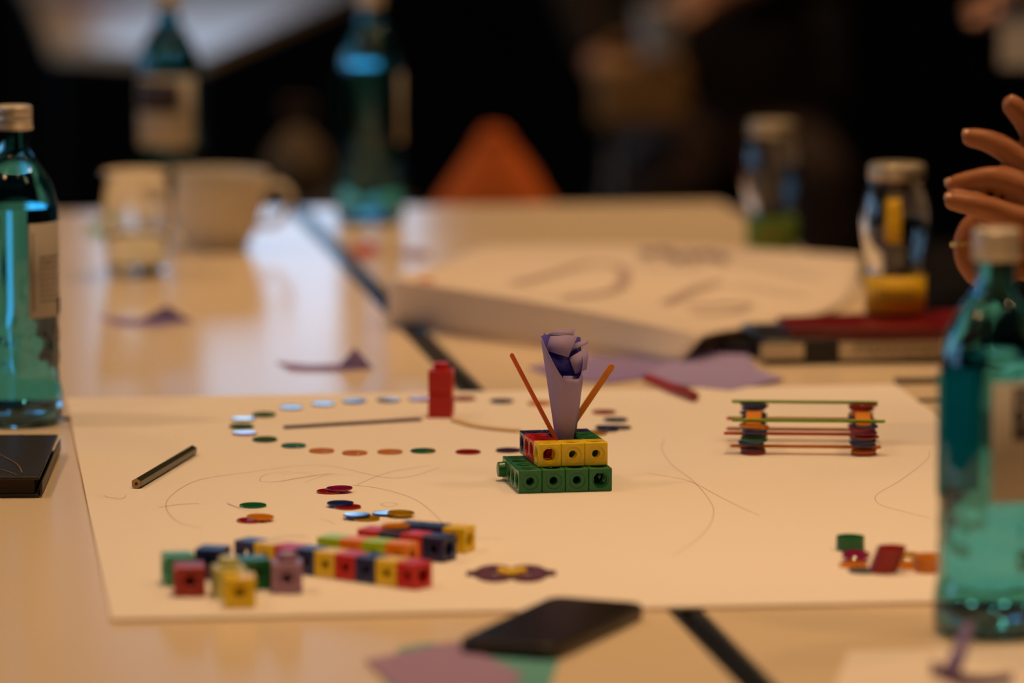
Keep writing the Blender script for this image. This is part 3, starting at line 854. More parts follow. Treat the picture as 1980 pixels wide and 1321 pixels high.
ribbon(spline([e1*.08+e2*.10, e1*.30+e2*.16, e1*.62+e2*.34], 8), .0012).build('elastic_cord', M_thread, nb).location = (0,0,.0166)
ribbon(spline([e1*.02+e2*.12, e1*.20+e2*.28, e1*.30+e2*.60], 8), .0010).build('elastic_cord', M_thread, nb).location = (0,0,.0168)

# ------------------------------------------------------------------ mug, tumbler
M_ceramic = mat('white_ceramic', (0.72, 0.66, 0.56), 0.18, 0.5)
mp = G(416, 486, 0)
mug = thing('coffee_cup', 'wide white ceramic cup with a handle behind the drinking glass', 'cup', (mp.x, mp.y + 0.03, T+.0002))
pr = [(0.0, 0.003), (0.026, 0.003), (0.029, 0.0), (0.032, 0.001), (0.035, 0.006), (0.043, 0.022), (0.0505, 0.045), (0.0545, 0.068), (0.0560, 0.080), (0.0555, 0.0815), (0.0540, 0.0805), (0.0520, 0.067), (0.048, 0.045), (0.040, 0.022), (0.030, 0.009), (0.0, 0.007)]
MB().lathe(pr, 56).build('bowl', M_ceramic, mug, angle=50)
hp = spline([(0.050, -.01, 0.066), (0.068, -.014, 0.070), (0.079, -.016, 0.058), (0.076, -.016, 0.040), (0.062, -.013, 0.027), (0.044, -.009, 0.026)], 8)
MB().tube(hp, 0.0052, 12, 0.75).build('handle', M_ceramic, mug)
MB().lathe([(0.0, 0.062), (0.0505, 0.062)], 40).build('coffee', mat('coffee', (0.03, 0.012, 0.004), 0.1), mug)
M_clear = mat_glass('clear_glass', (0.97, 0.98, 0.97))
gp = G(266, 532, 0)
gl = thing('drinking_glass', 'clear drinking glass half full of water beside the white cup', 'glass', (gp.x, gp.y, T+.0002))
pr = [(0.0, 0.0), (0.026, 0.0), (0.0285, 0.002), (0.030, 0.010), (0.0355, 0.06), (0.0400, 0.104), (0.0396, 0.1052), (0.0386, 0.104), (0.0340, 0.06), (0.0288, 0.014), (0.0265, 0.010), (0.0, 0.009)]
g_ = MB(); g_.lathe(pr, 56); me = g_.mesh('tumbler', M_clear, 60); clean(me); link('tumbler', me, gl)
g_ = MB(); g_.lathe([(0.0, 0.0089), (0.0267, 0.0099), (0.0290, 0.014), (0.0318, 0.040), (0.0316, 0.0402), (0.0, 0.0402)], 48); me = g_.mesh('water', M_water, 60); clean(me); link('water', me, gl)

# ------------------------------------------------------------------ paper scraps
M_scrap = mat('purple_paper', (0.27, 0.21, 0.46), 0.8, 0.2)
M_tealp = mat('teal_paper', (0.12, 0.36, 0.36), 0.8, 0.2)
M_pink = mat('mauve_paper', (0.34, 0.235, 0.41), 0.8, 0.2)
M_sheet = mat('white_sheet', (0.82, 0.74, 0.66), 0.8, 0.2)
def sheet(name, label, cat, pts, m, th=0.0004, h=0.0002, group=None):
    """flat paper whose outline lies h above the table"""
    q = [G(x, y, h) for x, y in pts]; c = sum(q, Vector())/len(q); c.z = T + h
    o = MB().prism([p - c for p in q], (0,0,th)).build(name, m); o.location = c
    return tag(o, label, cat, group)
def folded(name, label, flatp, peak, m, group=None, h=.0002):
    q = [G(x, y, h) for x, y in flatp]; c = sum(q, Vector())/len(q); c.z = T+h
    t = thing(name, label, 'paper scrap', c, group=group)
    MB().prism([p-c for p in q], (0,0,.0003)).build('flat_part', m, t)
    a, b, pk = G(*peak[0], h), G(*peak[1], h), peak[2]
    Z = ((a+b)/2 - CAM).dot(ray(CX,CY).normalized())
    tip = P(pk[0], pk[1], Z)
    back = tip + Vector((0.004, 0.025, 0)); back.z = T + h
    MB().prism([a-c+Vector((0,0,.0004)), b-c+Vector((0,0,.0004)), tip-c], (0.0003,-.0005,0)).build('raised_corner', m, t)
    return t
folded('paper_scrap', 'folded purple paper scrap in front of the drinking glass', [(190,612),(225,630),(300,634),(378,622),(330,612),(270,618)], ((265,624),(370,622),(322,590)), M_scrap, 'purple paper scraps')
folded('paper_scrap', 'folded purple paper scrap with a raised corner just beyond the pad', [(533,700),(562,718),(640,720),(722,714),(690,702),(600,706)], ((650,714),(722,714),(686,672)), M_scrap, 'purple paper scraps')
sheet('paper_card', 'mauve paper card lying on teal paper at the front edge', 'paper', [(705,1278),(880,1240),(1012,1306),(960,1360),(790,1352)], M_pink, h=.0012)
sheet('paper_card', 'teal paper mostly covered by the mauve card', 'paper', [(772,1254),(830,1244),(1082,1272),(1050,1370),(800,1370),(742,1320)], M_tealp, h=.0003)
sheet('paper_sheet', 'white paper sheet in the lower right corner under the purple curl', 'paper', [(1640,1262),(2060,1248),(2120,1420),(1580,1420)], M_sheet, th=.0006)
sheet('paper_card', 'lilac paper sheet right of the flower, near the red pen', 'paper', [(1238,728),(1310,746),(1412,757),(1516,734),(1462,716),(1440,672),(1360,676)], mat('lilac_sheet', (0.33, 0.27, 0.55), .8), h=.0022, th=.0012)
sheet('paper_card', 'violet paper half under the lilac sheet behind the flower', 'paper', [(1022,712),(1090,738),(1180,742),(1256,732),(1310,702),(1150,690)], M_scrap, h=.0003, th=.0012)
sheet('paper_scrap', 'small green paper scrap left of the drinking glass', 'paper', [(168,445),(196,428),(208,440),(190,462)], mat('green_scrap', (0.10, 0.34, 0.05), .8), h=.0003, group=None)
sheet('paper_scrap', 'small red paper scrap in front of the far bottle', 'paper', [(676,478),(716,470),(740,486),(712,500),(684,496)], mat('red_scrap', (0.42, 0.05, 0.04), .8), h=.0003)
sheet('paper_scrap', 'small brown paper scrap right of the red one near the far bottle', 'paper', [(760,490),(800,482),(836,492),(800,504)], mat('brown_scrap', (0.26, 0.12, 0.09), .8), h=.0003)
# purple curl at the lower right
zc = (G(1880, 1332, 0) - CAM).dot(ray(CX,CY).normalized())
cu = thing('paper_curl', 'curled strip of purple paper standing on the white sheet in the lower right corner', 'paper scrap', G(1860, 1330, .001))
cl = cu.location
def strip(pts, wds, name, m, th=.0005):
    pts = [Vector(p) for p in pts]; vs = []; fs = []
    for i, p in enumerate(pts):
        vs += [p + Vector(wds[i])/2, p - Vector(wds[i])/2]
    for i in range(len(pts)-1): fs.append((2*i, 2*i+1, 2*i+3, 2*i+2))
    o = MB().add(vs, fs).build(name, m, cu, angle=60)
    s = o.modifiers.new('s', 'SOLIDIFY'); s.thickness = th; s.offset = 0
    return o
mmz = zc/FPX
pp = spline([P(1872,1205,zc+.006)-cl, P(1862,1240,zc)-cl, P(1850,1272,zc-.004)-cl, P(1838,1300,zc-.004)-cl], 6)
strip(pp, [Vector((22*mmz*(1+.9*i/len(pp)), -.004*i/len(pp), .002)) for i in range(len(pp))], 'upright_strip', M_scrap)
M_scrapd = mat('dark_purple_paper', (0.16, 0.08, 0.22), 0.8)
pp = spline([P(1800,1291,zc-.006)-cl, P(1850,1312,zc-.008)-cl, P(1905,1318,zc-.006)-cl, P(1958,1310,zc)-cl], 8)
strip(pp, [Vector((0, -.002, 30*mmz*(1.0 - .35*i/len(pp)))) for i in range(len(pp))], 'lying_strip', M_scrapd)

# ------------------------------------------------------------------ phone
M_phone = mat('phone_case', (0.022, 0.016, 0.013), 0.38, 0.5)
ph = 0.0115
a, b, c = G(880, 1232, ph), G(1066, 1148, ph), G(1042, 1262, ph)
lv = (b - a); lv.z = 0; sv = (c - a); sv.z = 0
lx = lv.normalized(); sx_ = (sv - lx*sv.dot(lx)); 
cen = a + lv/2 + sx_/2
phn = thing('smartphone', 'black smartphone in a case lying at the front edge of the pad', 'phone', (cen.x, cen.y, T), math.atan2(lx.y, lx.x))
PL, PW = max(0.13, min(lv.length*1.0, 0.165)), max(0.066, min(sx_.length, 0.085))
def rrect(L, W, r, n=6):
    out = []
    for (sx, sy, a0) in ((1,1,0), (-1,1,PI/2), (-1,-1,PI), (1,-1,1.5*PI)):
        for i in range(n+1):
            t = a0 + PI/2*i/n; out.append((sx*(L/2-r) + r*math.cos(t), sy*(W/2-r) + r*math.sin(t)))
    return out
bevel(MB().prism([(x, y, .0003) for x, y in rrect(PL, PW, .011)], (0,0,.0100)).build('case', M_phone, phn), .0025, 4)
MB().prism([(x, y, .0100) for x, y in rrect(PL-.006, PW-.006, .009)], (0,0,.0006)).build('screen', mat('phone_screen', (0.02,.016,.013), 0.22, 0.4), phn)
for k, (xx, ll) in enumerate(((.03, .012), (.012, .010))):
    MB().box(xx-ll/2, xx+ll/2, -PW/2-.0006, -PW/2+.001, .0045, .0065).build('side_button', M_black, phn)

# ------------------------------------------------------------------ big drawn sheet
rowsP = [[(752,628,0.0006), (1030,668,0.0006), (1312,706,0.0006)],
         [(750,537,.048), (1060,585,.042), (1362,648,.026)],
         [(842,512,.032), (1240,556,.022), (1625,592,.004)],
         [(930,476,.012), (1300,476,.012), (1668,496,.012)]]
W3 = [[G(x, y, h) for x, y, h in r] for r in rowsP]
so = W3[0][1].copy(); so.z = T
sh = thing('drawn_sheet', 'big cream paper sheet with blurred marker drawing, front edge folded down', 'paper', so)
def qb(a, b, c, t):
    m = 2*b - (a+c)/2
    return a*(1-t)**2 + m*2*t*(1-t) + c*t*t
nu = 24
cols_ = []
for i in range(nu+1):
    u = i/nu
    k = [qb(r[0], r[1], r[2], u) - so for r in W3]
    line = [k[0], k[0].lerp(k[1], .35), k[0].lerp(k[1], .7), k[0].lerp(k[1], .95)] + spline([k[1], k[2], k[3]], 8)[1:]
    cols_.append(line)
nv = len(cols_[0])
vs = [p for l in cols_ for p in l]; fs = []
for i in range(nu):
    for j in range(nv-1): fs.append((i*nv+j, (i+1)*nv+j, (i+1)*nv+j+1, i*nv+j+1))
so_ = MB().add(vs, fs).build('sheet', mat('drawn_sheet_paper', (0.70, 0.61, 0.53), .8, .2), sh, angle=50)
s = so_.modifiers.new('s', 'SOLIDIFY'); s.thickness = .0006; s.offset = 0
def S(u, v):
    """point on the upper face of the sheet: u left-right, v 0 at the fold, 1 at the back"""
    k = [qb(r[0], r[1], r[2], u) - so for r in W3]
    seg = spline([k[1], k[2], k[3]], 16); f = v*(len(seg)-1); i = min(int(f), len(seg)-2)
    return seg[i].lerp(seg[i+1], f-i) + Vector((0,0,.0012))
M_mark = mat('marker_grey', (0.42, 0.32, 0.30), .7); M_mark2 = mat('marker_dark', (0.20, 0.15, 0.15), .7)
def mark(pts, wd, m=M_mark): ribbon(spline([S(u, v) for u, v in pts], 8), wd).build('marker_stroke', m, sh)
mark([(.26,.30),(.27,.55),(.33,.72),(.42,.66),(.47,.40),(.475,.15)], .012)
mark([(.66,.30),(.63,.40),(.625,.55),(.66,.62)], .014)
mark([(.70,.60),(.80,.58),(.90,.55)], .005); mark([(.72,.30),(.80,.42),(.84,.30),(.80,.22)], .007)
for k, (u0, v0) in enumerate(((.43,.84),(.47,.86),(.51,.80),(.545,.82),(.58,.84),(.62,.82))):
    mark([(u0,v0),(u0+.012,v0+.07),(u0+.026,v0-.03),(u0+.034,v0+.06)], .006, M_mark2)
mark([(.43,.79),(.52,.72),(.60,.77)], .004)
mark([(.66,.86),(.78,.78),(.90,.72)], .004)
ck = G(826, 546, .046)
clp = thing('orange_clip', 'small orange clip on the fold of the big drawn sheet', 'clip', (ck.x, ck.y, ck.z - .006))
Zk = mat('orange_clip', (0.62, 0.09, 0.01), .4)
bevel(MB().box(-.009, .009, -.0022, .0022, 0, .007).build('jaw', Zk, clp), .0008); MB().tube([(-.006,0,.0075),(.006,0,.0075)], .0016, 10).build('pivot', Zk, clp)

# red pen and grey pencil
def pen(name, label, x0, y0, x1, y1, r, m, m2, h=PH):
    a, b = G(x0, y0, h), G(x1, y1, h); L = (b-a).length
    t = thing(name, label, 'pen', (a.x, a.y, T+h+r), math.atan2(b.y-a.y, b.x-a.x))
    MB().tube([(0,0,0),(L*.62,0,0)], r, 14).build('barrel', m, t)
    MB().tube([(L*.62,0,0),(L*.66,0,0),(L*.95,0,0)], [r*1.08, r*1.12, r*1.02], 14).build('cap', m2, t)
    MB().tube([(L*.66,r*1.25,0),(L*.92,r*1.25,0)], r*.22, 8).build('clip', m2, t)
    MB().tube([(L*.95,0,0),(L,0,0)], [r*.8, r*.4], 12).build('cap_tip', m2, t)
M_rpen = mat('red_pen', (0.36, 0.012, 0.012), .35); M_rpen2 = mat('red_pen_cap', (0.28, 0.01, 0.012), .35)
pen('pen', 'short dark red pen in front of the lilac sheet', 1252, 741, 1347, 778, .0042, M_rpen, M_rpen2)
pen('pen', 'grey pen at the far right corner of the pad', 1730, 743, 1860, 741, .0032, mat('grey_pen', (0.22,.19,.16), .5), mat('grey_pen_cap', (0.18,.15,.13), .5), h=0.0003)

# ------------------------------------------------------------------ black case, red notebook
kp = [G(1478, 708, 0), G(1900, 700, 0)]
kd = (kp[1]-kp[0]); kang = math.atan2(kd.y, kd.x)
ks = thing('pen_case', 'flat black case with two cream labels under the dark red notebook', 'case', (kp[0].x, kp[0].y, T), kang)
KL, KD, KH = kd.length, 0.12, 0.023
bevel(MB().box(0, KL, 0, KD, .0003, KH).build('case_body', M_black, ks), .003)
M_cream = mat('cream_label', (0.62, 0.54, 0.42), .6, noise=.15, nscale=200)
pxk = lambda x: (x - 1478)/(1900-1478)*KL
bevel(MB().box(pxk(1470), pxk(1554), -.0012, .0004, .006, .0195).build('label', M_cream, ks), .0005)
bevel(MB().box(pxk(1622), pxk(1828), -.0012, .0004, .0045, .0205).build('label', M_cream, ks), .0005)
for k in range(10): MB().box(pxk(1650+k*17), pxk(1660+k*17), -.0015, -.0011, .010+.001*(k%2), .0165).build('print_mark', M_inksoft, ks)
fp = [G(1384, 664, .012), G(1500, 668, .012), G(1510, 646, .012), G(1400, 648, .012)]
fcn = sum(fp, Vector())/4; fcn.z = T
tg = thing('black_folder', 'thin black folder sticking out left of the black case', 'folder', fcn)
MB().prism([p - fcn - Vector((0,0,.012)) + Vector((0,0,.0004)) for p in fp], (0,0,.0116)).build('cover', M_black, tg)
M_dred = mat('dark_red_cover', (0.17, 0.006, 0.010), .28)
rn = [G(1500, 612, .033), G(1528, 634, .033), G(1895, 634, .033), G(1880, 596, .033)]
cr = sum(rn, Vector())/4; cr.z = T + KH + .0004
rb = thing('red_notebook', 'dark red notebook lying on the black case under the yellow-labelled jar', 'notebook', cr)
pts = [p - cr for p in rn]
for p in pts: p.z = 0
def rq(k, z0, z1, nm, m): return MB().prism([(p.x*k, p.y*k, z0) for p in pts], (0,0,z1-z0)).build(nm, m, rb)
bevel(rq(1.0, 0, .0016, 'cover', M_dred), .0006); bevel(rq(1.0, .0078, .0094, 'cover', M_dred), .0006); rq(.985, .0017, .0077, 'page_block', mat('red_edged_pages', (0.12,.012,.012), .6))

# ------------------------------------------------------------------ small jars
jo = [(0.0, 0.001), (0.022, 0.0), (0.0262, 0.002), (0.0272, 0.006), (0.0272, 0.039), (0.0262, 0.042), (0.0262, 0.046), (0.0285, 0.056), (0.0312, 0.072), (0.0322, 0.084), (0.0312, 0.097), (0.0282, 0.110), (0.0246, 0.119), (0.0226, 0.123), (0.0222, 0.130)]
ji = [(max(0, r-.0024), z + (.004 if z < .004 else 0)) for r, z in reversed(jo)]
mb = MB(); mb.cap = False
ME_jar = mb.lathe(jo, 56).lathe(ji, 56).mesh('glass_body', M_clear, 60)
bm = bmesh.new(); bm.from_mesh(ME_jar); bmesh.ops.remove_doubles(bm, verts=bm.verts, dist=1e-6)
bmesh.ops.bridge_loops(bm, edges=[e for e in bm.edges if e.is_boundary]); bmesh.ops.recalc_face_normals(bm, faces=bm.faces); bm.to_mesh(ME_jar); bm.free()
for p in ME_jar.polygons: p.use_smooth = True
M_lid = mat('jar_lid', (0.50, 0.44, 0.33), .35, metal=.6)
M_yel = mat('yellow_label', (0.78, 0.48, 0.008), .55); M_grn = mat('green_label', (0.12, 0.26, 0.03), .55)
def jar(label, pos, m_lab, tag_):
    t = thing('glass_jar', label, 'jar', pos, group='small glass jars with screw lids')
    link('glass_body', ME_jar, t)
    MB().lathe([(0.0, 0.1372), (0.0235, 0.1372), (0.0252, 0.1362), (0.0258, 0.134), (0.0258, 0.1245), (0.0252, 0.1235), (0.0236, 0.1235)], 48).build('lid', M_lid, t, angle=50)
    o = patch(.0275, -150, 150, .004, .038, 40).build('label', m_lab, t); s = o.modifiers.new('s', 'SOLIDIFY'); s.thickness = .0002
    for k in range(7):
        patch(.0279, -36+k*11, -30+k*11, .016, .026, 3).build('print_mark', mat('jar_print', (0.28,.17,.01), .6), o)
    if tag_:
        q = []
        rr = lambda z: .0323 if z < .09 else .0323 - (z-.09)*.14
        mbp = MB(); vs = []; fs = []
        for j in range(9):
            z = .068 + .040*j/8
            r = .0008 + (0.0312 + (0.0010 if .076 < z < .092 else 0) if z < .098 else .0312 - (z-.098)*.24)
            for i in range(7):
                a = math.radians(-90 - 22 + 26*i/6); vs.append((r*math.cos(a), r*math.sin(a), z))
        for j in range(8):
            for i in range(6): fs.append((j*7+i, j*7+i+1, (j+1)*7+i+1, (j+1)*7+i))
        o2 = mbp.add(vs, fs).build('neck_label', M_yel, t); s = o2.modifiers.new('s', 'SOLIDIFY'); s.thickness = .0002
    return t
jp = G(1733, 612, .033); jar('clear glass jar with a yellow label standing on the dark red notebook', (jp.x, jp.y + .012, T + KH + .0100), M_yel, True)
jp = G(1492, 484, 0); jar('clear glass jar with a green label behind the big drawn sheet', (jp.x, jp.y, T + .0002), M_grn, False)

# ------------------------------------------------------------------ people
M_skin = mat('brown_skin', (0.40, 0.14, 0.048), 0.48, 0.4, noise=0.25, nscale=60, bump=0.12)
M_skin2 = mat('light_skin', (0.55, 0.28, 0.17), 0.5, 0.4)
M_suit = mat('black_cloth', (0.010, 0.009, 0.010), 0.9, 0.1, bump=0.2, nscale=400)
M_suit2 = mat('dark_brown_cloth', (0.030, 0.022, 0.018), 0.9, 0.1, bump=0.2, nscale=400)
M_hair = mat('black_hair', (0.008, 0.006, 0.005), 0.6, bump=0.5, nscale=250)
M_shoe = mat('black_shoe', (0.012, 0.010, 0.010), 0.3)
M_nail = mat('fingernail', (0.50, 0.27, 0.17), 0.25)
M_gold = mat('gold_ring', (0.85, 0.55, 0.18), 0.25, metal=0.6)
M_eye = mat('eye_white', (0.6, 0.58, 0.55), 0.2); M_iris = mat('eye_dark', (0.02, 0.012, 0.008), 0.2); M_lip = mat('lip', (0.30, 0.09, 0.06), 0.45)
def chainc(mb, pts, rads):
    for i in range(len(pts)-1): mb.cone(pts[i], rads[i], pts[i+1], rads[i+1])
def head(mb, c, f, up=Vector((0,0,1)), k=1.0):
    """skull, jaw, nose, ears: c centre of the skull, f facing direction"""
    f = f.normalized(); s = f.cross(up).normalized()
    mb.ball(c, .092*k, 20, 14, (.95,.95,1.12))
    mb.cone(c + f*.025*k - up*.03*k, .072*k, c + f*.055*k - up*.088*k, .036*k)
    mb.cone(c + f*.080*k - up*.002*k, .011*k, c + f*.098*k - up*.034*k, .0135*k)
    for q in (-1, 1):
        mb.cone(c + s*q*.084*k + up*.012*k, .016*k, c + s*q*.082*k - up*.028*k, .011*k)
        mb.cone(c + f*.068*k + s*q*.048*k + up*.020*k, .015*k, c + f*.078*k + s*q*.016*k + up*.022*k, .014*k); mb.ball(c + f*.058*k + s*q*.040*k - up*.030*k, .032*k)
def face_bits(t, c, f, up=Vector((0,0,1)), k=1.0, hair=True):
    f = f.normalized(); s = f.cross(up).normalized()
    for q in (-1, 1):
        e = c + f*.0755*k + s*q*.031*k + up*.000*k
        MB().ball(e, .0115*k, 14, 10).build('eye', M_eye, t)
        MB().ball(e + f*.0066*k, .0055*k, 12, 8).build('iris', M_iris, t)
    l = c + f*.086*k - up*.064*k
    MB().tube([l - s*.024*k - f*.010*k, l + f*.004*k, l + s*.024*k - f*.010*k], [.004*k, .0075*k, .004*k], 10, .8).build('mouth', M_lip, t)
    if hair:
        mb = MB(); mb.ball(c - f*.014*k + up*.022*k, .100*k, 20, 14, (1,1,1.08)); mb.ball(c - f*.03*k - up*.03*k, .085*k, 16, 12)
        mb.build('hair', M_hair, t)
# --- the person at the right, only the hands reach into the picture
ZH = 4.02
per = thing('person', 'person in black seated at the right edge, both hands raised above the table', 'person', (0, 0, 0))
hm = MB()
mmh = ZH/FPX
def hp_(px, py, dz=0.0): return P(px, py, ZH + dz)
def fing(pts, rads):
    q = [hp_(*p) for p in pts]
    sp = spline(q, 4); rr = []
    for i in range(len(rads)-1):
        for k in range(4): rr.append(rads[i] + (rads[i+1]-rads[i])*k/4)
    rr.append(rads[-1]); chainc(hm, sp, [r*.00114 for r in rr])
# hand A
fing([(1957,203,.0),(1984,232,.004),(2012,282,.010),(2050,350,.016),(2095,405,.014)], [7.6,9.4,9.8,11.5,14])          # thumb
fing([(1877,266,.004),(1908,272,.002),(1946,290,.0),(1988,322,.0),(2045,362,.004)], [6.9,7.9,9.2,9.4,11.5])           # index
fing([(1845,357,-.004),(1882,349,-.006),(1926,347,-.008),(1978,366,-.006),(2040,392,.0)], [6.5,7.7,9.5,9.7,11.5])      # middle
fing([(1842,389,-.012),(1880,396,-.014),(1922,407,-.014),(1966,424,-.012),(2030,428,-.004)], [6.6,8.2,9.2,10.2,11.5])   # ring finger
fing([(1905,424,.008),(1932,430,.006),(1962,440,.004),(2020,452,.0)], [6.0,7.4,8.4,10.5])                               # little finger
chainc(hm, [hp_(2035,375,.004), hp_(2120,420,.012), hp_(2190,470,.02)], [.017, .022, .024])
chainc(hm, [hp_(2028,425,0), hp_(2110,450,.01), hp_(2190,480,.02)], [.017, .021, .024])
chainc(hm, [hp_(2045,395,.002), hp_(2110,430,.01)], [.018, .022])
# hand B, lower and farther, fingers curled over
for k, dz in enumerate((.030, .047, .063, .078)):
    x = k*5
    fing([(1886+x,536,dz),(1868+x,505,dz),(1866+x,466,dz),(1888+x,432,dz),(1940,425,dz),(1990,455,dz+.004)], [6.6,7.8,8.4,8.8,9.8,11.5])
fing([(1905,560,.020),(1930,535,.022),(1965,515,.028),(2010,515,.04)], [7.4,9,10,13])
chainc(hm, [hp_(1990,465,.036), hp_(2060,520,.05), hp_(2130,585,.06)], [.017, .023, .026])
chainc(hm, [hp_(1990,465,.075), hp_(2060,520,.07), hp_(2130,585,.07)], [.016, .022, .024])
hm.cone(hp_(1985,480,.055), .020, hp_(2050,530,.06), .024)
# forearms, upper arms, torso, neck, head
wA, wB = hp_(2190,475,.02), hp_(2130,585,.064)
elA, elB = Vector((0.74, 3.86, 0.86)), Vector((0.74, 4.42, 0.82))
shA, shB = Vector((0.93, 3.95, 1.10)), Vector((0.93, 4.36, 1.10))
chainc(hm, [wA, wA.lerp(elA,.5), elA], [.026, .036, .042]); chainc(hm, [elA, shA], [.043, .055])
chainc(hm, [wB, wB.lerp(elB,.5), elB], [.026, .036, .042]); chainc(hm, [elB, shB], [.043, .055])
chest = Vector((0.95, 4.155, 1.02))
hm.ball(chest, .15, 20, 14, (.72, 1.15, 1.1)); hm.ball(Vector((0.96, 4.155, .72)), .15, 20, 14, (.75, 1.05, 1.2))
hm.cone(shA, .06, chest + Vector((0,-.05,.06)), .09); hm.cone(shB, .06, chest + Vector((0,.05,.06)), .09)
hc = Vector((0.90, 4.155, 1.37)); fdir = Vector((-1, -.05, -.05))
hm.cone(Vector((0.94, 4.155, 1.12)), .062, hc - Vector((-.01,0,.07)), .055)
head(hm, hc, fdir)
me = fuse(hm, .0026, 5, 'person_body'); me.materials.append(M_skin)
link('body', me, per)
# clothes
cm = MB()
for w_, e_, s_ in ((wA, elA, shA), (wB, elB, shB)):
    a = w_.lerp(e_, .14)
    chainc(cm, [a, w_.lerp(e_,.55), e_, s_], [.040, .047, .054, .070])
cm.ball(chest, .165, 20, 14, (.78, 1.15, 1.1)); cm.ball(Vector((0.96, 4.155, .70)), .168, 20, 14, (.82, 1.05, 1.35))
cm.cone(shA, .07, chest + Vector((0,-.05,.05)), .10); cm.cone(shB, .07, chest + Vector((0,.05,.05)), .10)
cm.cone(Vector((0.945, 4.155, 1.10)), .085, Vector((0.94, 4.155, 1.19)), .066)
for q in (-1, 1):
    hip = Vector((0.97, 4.155 + q*.09, .53)); kn = Vector((0.60, 4.155 + q*.13, .52)); an = Vector((0.62, 4.155 + q*.14, .09))
    chainc(cm, [hip, kn], [.095, .066]); chainc(cm, [kn, an], [.066, .045])
cme = fuse(cm, .008, 6, 'person_clothes'); cme.materials.append(M_suit)
link('clothing', cme, per)
for q in (-1, 1):
    sm = MB(); an = Vector((0.62, 4.155 + q*.14, .045)); sm.cone(an + Vector((.03,0,0)), .042, an + Vector((-.14,0,-.01)), .034)
    sm.build('shoe', M_shoe, per)
face_bits(per, hc, fdir)
def nail(tip, nxt, upv):
    d = (hp_(*tip) - hp_(*nxt)).normalized(); s = d.cross(upv).normalized(); n = s.cross(d).normalized()
    c = hp_(*tip) + n*.0066 + d*.0014
    mb = MB(); vs = []
    for j in range(7):
        for i in range(7):
            x, y = (i-3)/3, (j-3)/3
            vs.append(c + s*x*.0050 + d*y*.0058 - n*(.0022*x*x + .0012*max(y,0)**2))
    fs = [(j*7+i, j*7+i+1, (j+1)*7+i+1, (j+1)*7+i) for j in range(6) for i in range(6)]
    o = mb.add(vs, fs).build('fingernail', M_nail, per); sd = o.modifiers.new('s', 'SOLIDIFY'); sd.thickness = .0008
vw = Vector((0, -.45, .9))
nail((1877,266,.004), (1908,272,.002), vw); nail((1845,357,-.004), (1882,349,-.006), vw); nail((1842,389,-.012), (1880,396,-.014), vw); nail((1957,203,0), (1984,232,.004), Vector((-.3,-.8,.5)))
rg = thing('finger_ring', 'gold ring on the curled finger behind the foreground bottle cap', 'ring', (0,0,0))
rc_, rd = hp_(1866,472,.030), (hp_(1866,466,.030) - hp_(1868,505,.030)).normalized()
sx1 = rd.cross(Vector((0,1,0))).normalized(); sy1 = rd.cross(sx1)
rg.location = rc_
ringp = [sx1*math.cos(2*PI*i/28)*.0105 + sy1*math.sin(2*PI*i/28)*.0105 for i in range(28)]
mb = MB(); vs = []; fs = []
for i, p in enumerate(ringp):
    o_ = p.normalized()
    for (a, b) in ((.0012, .0022), (-.0006, .0022), (-.0006, -.0022), (.0012, -.0022)): vs.append(p + o_*a + rd*b)
for i in range(28):
    for k in range(4): fs.append((i*4+k, i*4+(k+1)%4, ((i+1)%28)*4+(k+1)%4, ((i+1)%28)*4+k))
mb.add(vs, fs).build('band', M_gold, rg)

# ------------------------------------------------------------------ chairs
M_seat = mat('dark_chair_fabric', (0.02, 0.017, 0.016), .9)
def chair(label, x, y, rz, m_seat=M_seat, sh_=.45):
    t = thing('conference_chair', label, 'chair', (x, y, 0), rz, 'dark conference chairs')
    bevel(MB().box(-.22, .22, -.22, .22, sh_-.05, sh_).build('seat', m_seat, t), .015)
    mb = MB(); vs = []; fs = []
    for j in range(9):
        for i in range(9):
            xx = -.21 + .42*i/8; zz = sh_+.14 + .32*j/8
            vs.append((xx, .235 + .05*(j/8) + .03*(xx/.21)**2*-1 + .03, zz))
    fs = [(j*9+i, j*9+i+1, (j+1)*9+i+1, (j+1)*9+i) for j in range(8) for i in range(8)]
    o = mb.add(vs, fs).build('backrest', m_seat, t); s = o.modifiers.new('s', 'SOLIDIFY'); s.thickness = .03; s.offset = 0
    for sx in (-1, 1):
        for sy in (-1, 1):
            MB().tube([(sx*.19, sy*.19, sh_-.05), (sx*.21, sy*.21, 0)], .012, 10).build('leg', M_leg, t)
        MB().tube([(sx*.19, .19, sh_-.05), (sx*.19, .235, sh_+.02), (sx*.18, .255, sh_+.2)], .011, 10).build('back_post', M_leg, t)
    return t
def stool(label, x, y, h):
    t = thing('stool', label, 'stool', (x, y, 0), 0, 'round stools')
    MB().lathe([(0, h-.035), (.15, h-.035), (.165, h-.028), (.168, h-.012), (.16, h-.002), (0, h)], 36).build('seat', M_seat, t)
    for k in range(4):
        a = PI/4 + k*PI/2; MB().tube([(.11*math.cos(a), .11*math.sin(a), h-.035), (.16*math.cos(a), .16*math.sin(a), 0)], .011, 10).build('leg', M_black, t)
    return t
chair('dark chair under the person in black at the right', 1.0, 4.155, -PI/2)

# ------------------------------------------------------------------ things farther back, out of focus
zz_ = lambda px, y: (px - CX)/FPX*y
